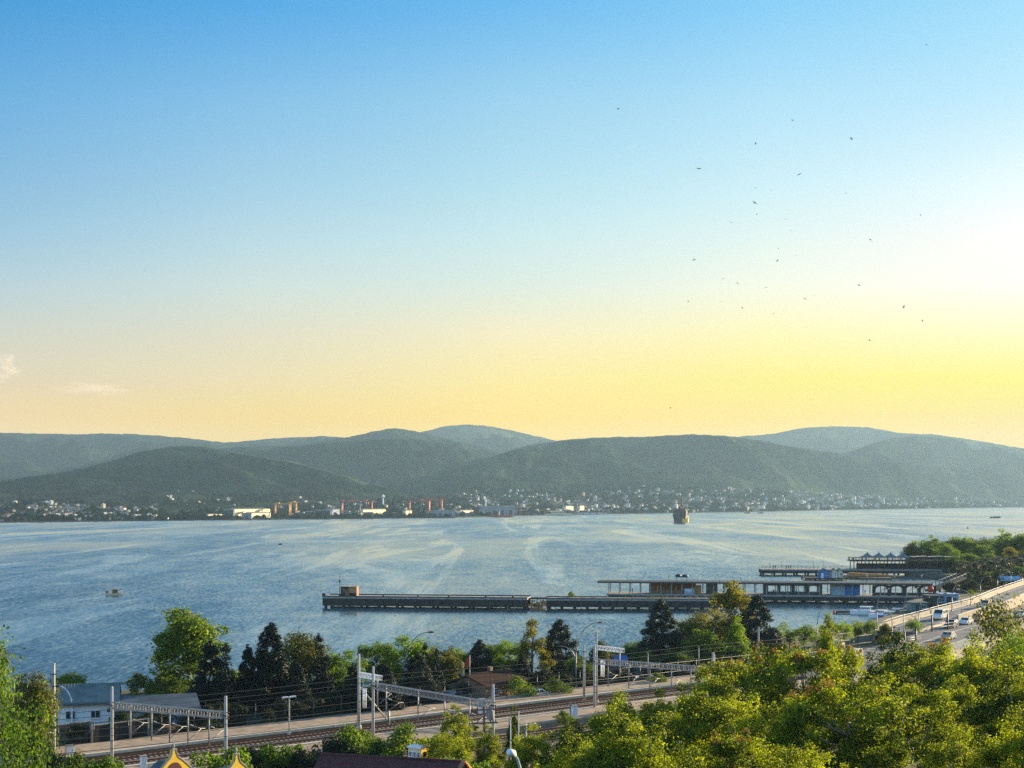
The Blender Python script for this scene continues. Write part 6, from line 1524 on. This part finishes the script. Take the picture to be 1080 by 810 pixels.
# houses: a handful of meshes shared by every house of the town
HM = []
def town_wall(name, c): return mat(name, c, .8, .1, .1)
TW = [town_wall('town_wall_white', (.60, .59, .57)), town_wall('town_wall_cream', (.52, .46, .38)), town_wall('town_wall_grey', (.34, .34, .34)), town_wall('town_wall_pink', (.45, .35, .30))]
for w in range(4):
    k = MB(); k.box((0, 0, 3), (9, 8, 6)); k.gable((0, 0, 6), (9, 8), 2.4, .5, 0, 1); k.gable_wall((0, 0, 6), (9, 8), 2.3)
    for x in (-2.5, 2.5):
        for z in (1.8, 4.4): k.box((x, -4.02, z), (1.2, .1, 1.3), 0, 2); k.box((x, 4.02, z), (1.2, .1, 1.3), 0, 2)
    HM.append((k, [TW[w], M['tile'], M['glass']], 'house'))
for w in range(4):
    k = MB(); k.box((0, 0, 7), (12, 11, 14)); k.box((0, 0, 14.2), (12.6, 11.6, .4)); k.box((2, 2, 15.2), (4, 4, 1.8))
    for z in range(4):
        for x in (-4, 0, 4): k.box((x, -5.52, 2.4 + z * 3.1), (1.8, .1, 1.5), 0, 2); k.box((x, 5.52, 2.4 + z * 3.1), (1.8, .1, 1.5), 0, 2)
    HM.append((k, [TW[w], M['tile'], M['glass']], 'apartment_block'))
for w in range(2):
    k = MB(); k.box((0, 0, 3.5), (26, 9, 7)); k.gable((0, 0, 7), (26, 9), 2.2, .4, 0, 1); k.gable_wall((0, 0, 7), (26, 9), 2.1)
    for x in range(-11, 12, 3):
        for z in (2, 5): k.box((x, -4.52, z), (1.2, .1, 1.4), 0, 2); k.box((x, 4.52, z), (1.2, .1, 1.4), 0, 2)
    HM.append((k, [TW[w], M['tile'], M['glass']], 'row_house'))
HP = [None] * 10
ZONES = [  # px range, u range, count, share of blocks, label, group
 (0, 60, .03, .42, 55, .12, 'tiny pale house in the hazy village under the low hill at the left edge', 'houses of the village at the left edge'),
 (58, 165, .02, .34, 95, .3, 'small pale building in the far village between the left edge and the shipyard', 'buildings of the village left of the shipyard'),
 (165, 330, .30, 1.0, 40, .1, 'white speck of a house on the green slope above the cream shipyard halls', 'houses above the cream halls'),
 (300, 500, .08, .60, 60, .3, 'small pale building behind the shipyard gantry cranes', 'buildings behind the gantry cranes'),
 (490, 640, .06, .85, 130, .2, 'small pale building of the town rising behind the cream moored ship', 'buildings of the town behind the cream ship'),
 (640, 790, .04, .95, 160, .2, 'small pale building of the town rising behind the anchored cargo ship', 'buildings of the town behind the cargo ship'),
 (785, 930, .04, .90, 110, .25, 'hazy pale building of the town between the cargo ship and the right shore', 'buildings of the hazy town'),
 (930, 1085, .05, .7, 16, .5, 'faint pale building on the hazy right shore', 'buildings on the right shore')]
rz_ = random.Random(21)
for x0, x1, u0, u1, n, share, lab, grp in ZONES:
    for i in range(n):
        px = rz_.uniform(x0, x1); u = u0 + (u1 - u0) * rz_.random() ** 1.3; t_ = rz_.random(); q = 8 + rz_.randrange(2) if t_ < .2 else (4 if t_ < .2 + share + .15 else 0) + rz_.choice((0, 0, 0, 1, 1, 2, 3)); blk = 4 <= q < 8
        p = plain_at(px, u); s = rz_.uniform(.6, 1.25) * interp(px, [(0, .42), (300, .45), (520, .52), (700, .62), (1000, .95)])
        k, ms, nm = HM[q]
        if HP[q] is None: o = k.build(nm, ms); HP[q] = o
        else: o = HP[q].copy(); COL.objects.link(o)
        o.location = p - Vector((0, 0, .6)); o.rotation_euler = (0, 0, rz_.uniform(.5, 1.45)); o.scale = (s, s * rz_.uniform(.8, 1.2), s * rz_.uniform(.8, 1.15)); tag(o, lab, 'building' if blk else 'house', grp); o.name = nm
# the rest of the far town, one hazy mass of roofs
rz2 = random.Random(99); k = MB()
for i in range(1500):
    px = rz2.choice((rz2.uniform(0, 60), rz2.uniform(60, 165), rz2.uniform(300, 500), rz2.uniform(490, 800), rz2.uniform(490, 800), rz2.uniform(600, 960), rz2.uniform(780, 1080))); u = rz2.random() ** 1.2 * (.92 if px > 480 else .5)
    if mnoise.noise(Vector((px * .025, u * 4, 8.1))) < -.18: continue
    p = plain_at(px, u); s = interp(px, [(0, .5), (480, .6), (700, .8), (1000, 1.3)]); w_, d_, h_ = rz2.uniform(6, 13) * s, rz2.uniform(6, 10) * s, rz2.uniform(4, 9) * s
    k.box((p.x, p.y, p.z + h_ / 2 - .5), (w_, d_, h_), rz2.uniform(.4, 1.4), rz2.choice((0, 0, 1, 2, 3)), 1.0); k.box((p.x, p.y, p.z + h_ - .2), (w_ * 1.05, d_ * 1.05, .6), 0, rz2.choice((4, 4, 2)), .6)
tag(k.build('far_town', [mat('far_town_wall', (v, v * .96, v * .9), .9, .15, .02) for v in (.34, .28, .22, .30)] + [M['tile']]), 'hazy mass of small pale houses and roofs climbing the far shore', 'town', kind='stuff')
# the tree belts of the far shore
def far_wood():
    rng = np.random.RandomState(8); V = []; 
    for i in range(5200):
        px = rng.uniform(-60, 1180); u = rng.rand() ** 1.5 * 1.0; n = mnoise.noise(Vector((px * .03, u * 6, 1.7)))
        if n < -.05 and u > .05: continue
        p = plain_at(px, u); r = rng.uniform(3, 6.5) * (1 + u * .5) * (1.3 if px > 640 else 1)
        V.append((p, r))
    for i in range(420):
        px = rng.uniform(600, 765); u = rng.uniform(.72, 1.0); V.append((plain_at(px, u), rng.uniform(6, 11)))
    vs = []; fs = []
    for p, r in V:
        b = len(vs); h = r * rng.uniform(.9, 1.5)
        ring = [(math.cos(t) * r * rng.uniform(.8, 1.2), math.sin(t) * r * rng.uniform(.8, 1.2)) for t in np.arange(5) * 1.2566]
        vs += [(p.x + x * .8, p.y + y * .8, p.z - 1) for x, y in ring] + [(p.x + x, p.y + y, p.z + h * rng.uniform(.4, .7)) for x, y in ring] + [(p.x, p.y, p.z + h)]
        for c in range(5):
            c2 = (c + 1) % 5; fs += [(b + c, b + c2, b + 5 + c2), (b + c, b + 5 + c2, b + 5 + c), (b + 5 + c, b + 5 + c2, b + 10)]
    o = np_mesh('far_wood', vs, fs, [FOREST]); tag(o, 'dark belts of trees among the houses of the far shore', 'wood', kind='stuff')
far_wood()
mb = MB()
qs = [G(px, HY + F * H / shore_d(px), 0) for px in range(-300, 1420, 20)]
for a, b in zip(qs, qs[1:]): mb.prism([a + Vector((0, -9, -2)), b + Vector((0, -9, -2)), b + Vector((0, -2, -2)), a + Vector((0, -2, -2))], (0, 0, 0), (0, 0, 3.6))
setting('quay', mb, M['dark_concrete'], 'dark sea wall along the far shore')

# ------------------------------------------------------------------ birds and clouds
def bird_mesh(flap):
    k = MB(); k.tube([(-.32, 0, 0), (-.14, 0, .02), (.06, 0, .03), (.22, 0, .02), (.30, 0, .0)], [.015, .06, .08, .05, .02], 7)
    k.add([(-.30, -.02, 0), (-.46, -.10, 0), (-.46, .10, 0), (-.30, .02, 0)], [(0, 1, 2, 3)])
    for s in (-1, 1):
        k.add([(.12, s * .05, .03), (-.10, s * .05, .03), (-.08, s * .34, .03 + .16 * flap), (.12, s * .34, .03 + .16 * flap), (-.14, s * .74, .03 + .10 * flap), (-.02, s * .70, .03 + .12 * flap)], [(0, 1, 2, 3), (3, 2, 4, 5)])
    return k
BIRDS = [(652, 115, 1.2), (797, 151, .9), (737, 178, 1.6), (836, 127, 1.0), (898, 146, 1.0), (843, 184, 1.1), (796, 214, 1.2), (797, 198, .6), (813, 201, .5), (798, 226, .7), (829, 231, .8), (834, 243, .6), (771, 235, .7), (821, 262, .7), (820, 275, .9), (840, 269, .5),
         (732, 274, 1.4), (763, 294, .8), (778, 299, .9), (808, 303, .8), (726, 318, 1.0), (783, 325, .8), (849, 315, .9), (859, 311, .8), (918, 253, 1.0), (920, 255, .8), (906, 301, .9), (953, 324, 1.0), (973, 338, .9), (917, 359, .9), (816, 331, .5), (707, 430, .8), (876, 449, .7), (971, 227, .6), (977, 47, .8), (761, 318, .5), (862, 204, .6), (892, 204, .7)]
bl = [bird_mesh(f).build('bird', M['feather']) for f in (1.0, -.6, .3)]; used = set(); rb = random.Random(5)
for i, (px, y, s) in enumerate(BIRDS):
    b = bl[i % 3]
    if i % 3 in used: o = b.copy(); COL.objects.link(o)
    else: o = b; used.add(i % 3)
    d = rb.uniform(330, 420); o.location = P(px, y, d); o.rotation_euler = (rb.uniform(-.5, .5), rb.uniform(-.3, .3), rb.uniform(0, 6.28)); o.scale = (s * 1.0,) * 3
    tag(o, 'tiny dark bird wheeling high in the yellow and white sky right of the middle', 'bird', 'birds in the sky')
def cloud(px, y, wpx, hpx, label, seed, dens, m0=None):
    d = 15500; p = P(px, y, d); s = d / F
    m = bpy.data.materials.new('cloud_vapour'); m.use_nodes = True; nt = m.node_tree; N = nt.nodes; L = nt.links
    for n in list(N):
        if n.type != 'OUTPUT_MATERIAL': N.remove(n)
    v = N.new('ShaderNodeVolumePrincipled'); v.inputs['Color'].default_value = (1.0, .90, .78, 1); v.inputs['Anisotropy'].default_value = .2
    tc = N.new('ShaderNodeTexCoord'); nz = N.new('ShaderNodeTexNoise'); nz.inputs['Scale'].default_value = 2.1; nz.inputs['Detail'].default_value = 5; nz.inputs['Roughness'].default_value = .6
    mp = N.new('ShaderNodeMapping'); mp.inputs['Location'].default_value = (seed, seed, 0); L.new(tc.outputs['Object'], mp.inputs[0]); L.new(mp.outputs[0], nz.inputs['Vector'])
    ln = N.new('ShaderNodeVectorMath'); ln.operation = 'LENGTH'; L.new(tc.outputs['Object'], ln.inputs[0])
    def ma(op, a, b):
        n = N.new('ShaderNodeMath'); n.operation = op
        for i, q in enumerate((a, b)):
            if isinstance(q, (int, float)): n.inputs[i].default_value = q
            else: L.new(q, n.inputs[i])
        return n.outputs[0]
    f = ma('ADD', ma('MULTIPLY', ma('SUBTRACT', nz.outputs[0], .5), 3.2), ma('SUBTRACT', .62, ln.outputs['Value']))
    L.new(ma('MULTIPLY', ma('MAXIMUM', f, 0.0), dens), v.inputs['Density']); L.new(v.outputs[0], N['Material Output'].inputs['Volume'])
    k = MB(); k.lathe((0, 0, 0), [(.02, -1), (.5, -.87), (.87, -.5), (1, 0), (.87, .5), (.5, .87), (.02, 1)], 16); o = k.build('cloud', m)
    o.location = p; o.scale = (wpx * s / 2, wpx * s / 2, hpx * s / 2); tag(o, label, 'cloud', kind='structure')
cloud(2, 388, 46, 40, 'small peach coloured puff of cloud at the left edge of the sky', 1.3, .008)
cloud(97, 410, 96, 15, 'thin grey peach streak of cloud low in the left sky', 4.1, .0030)
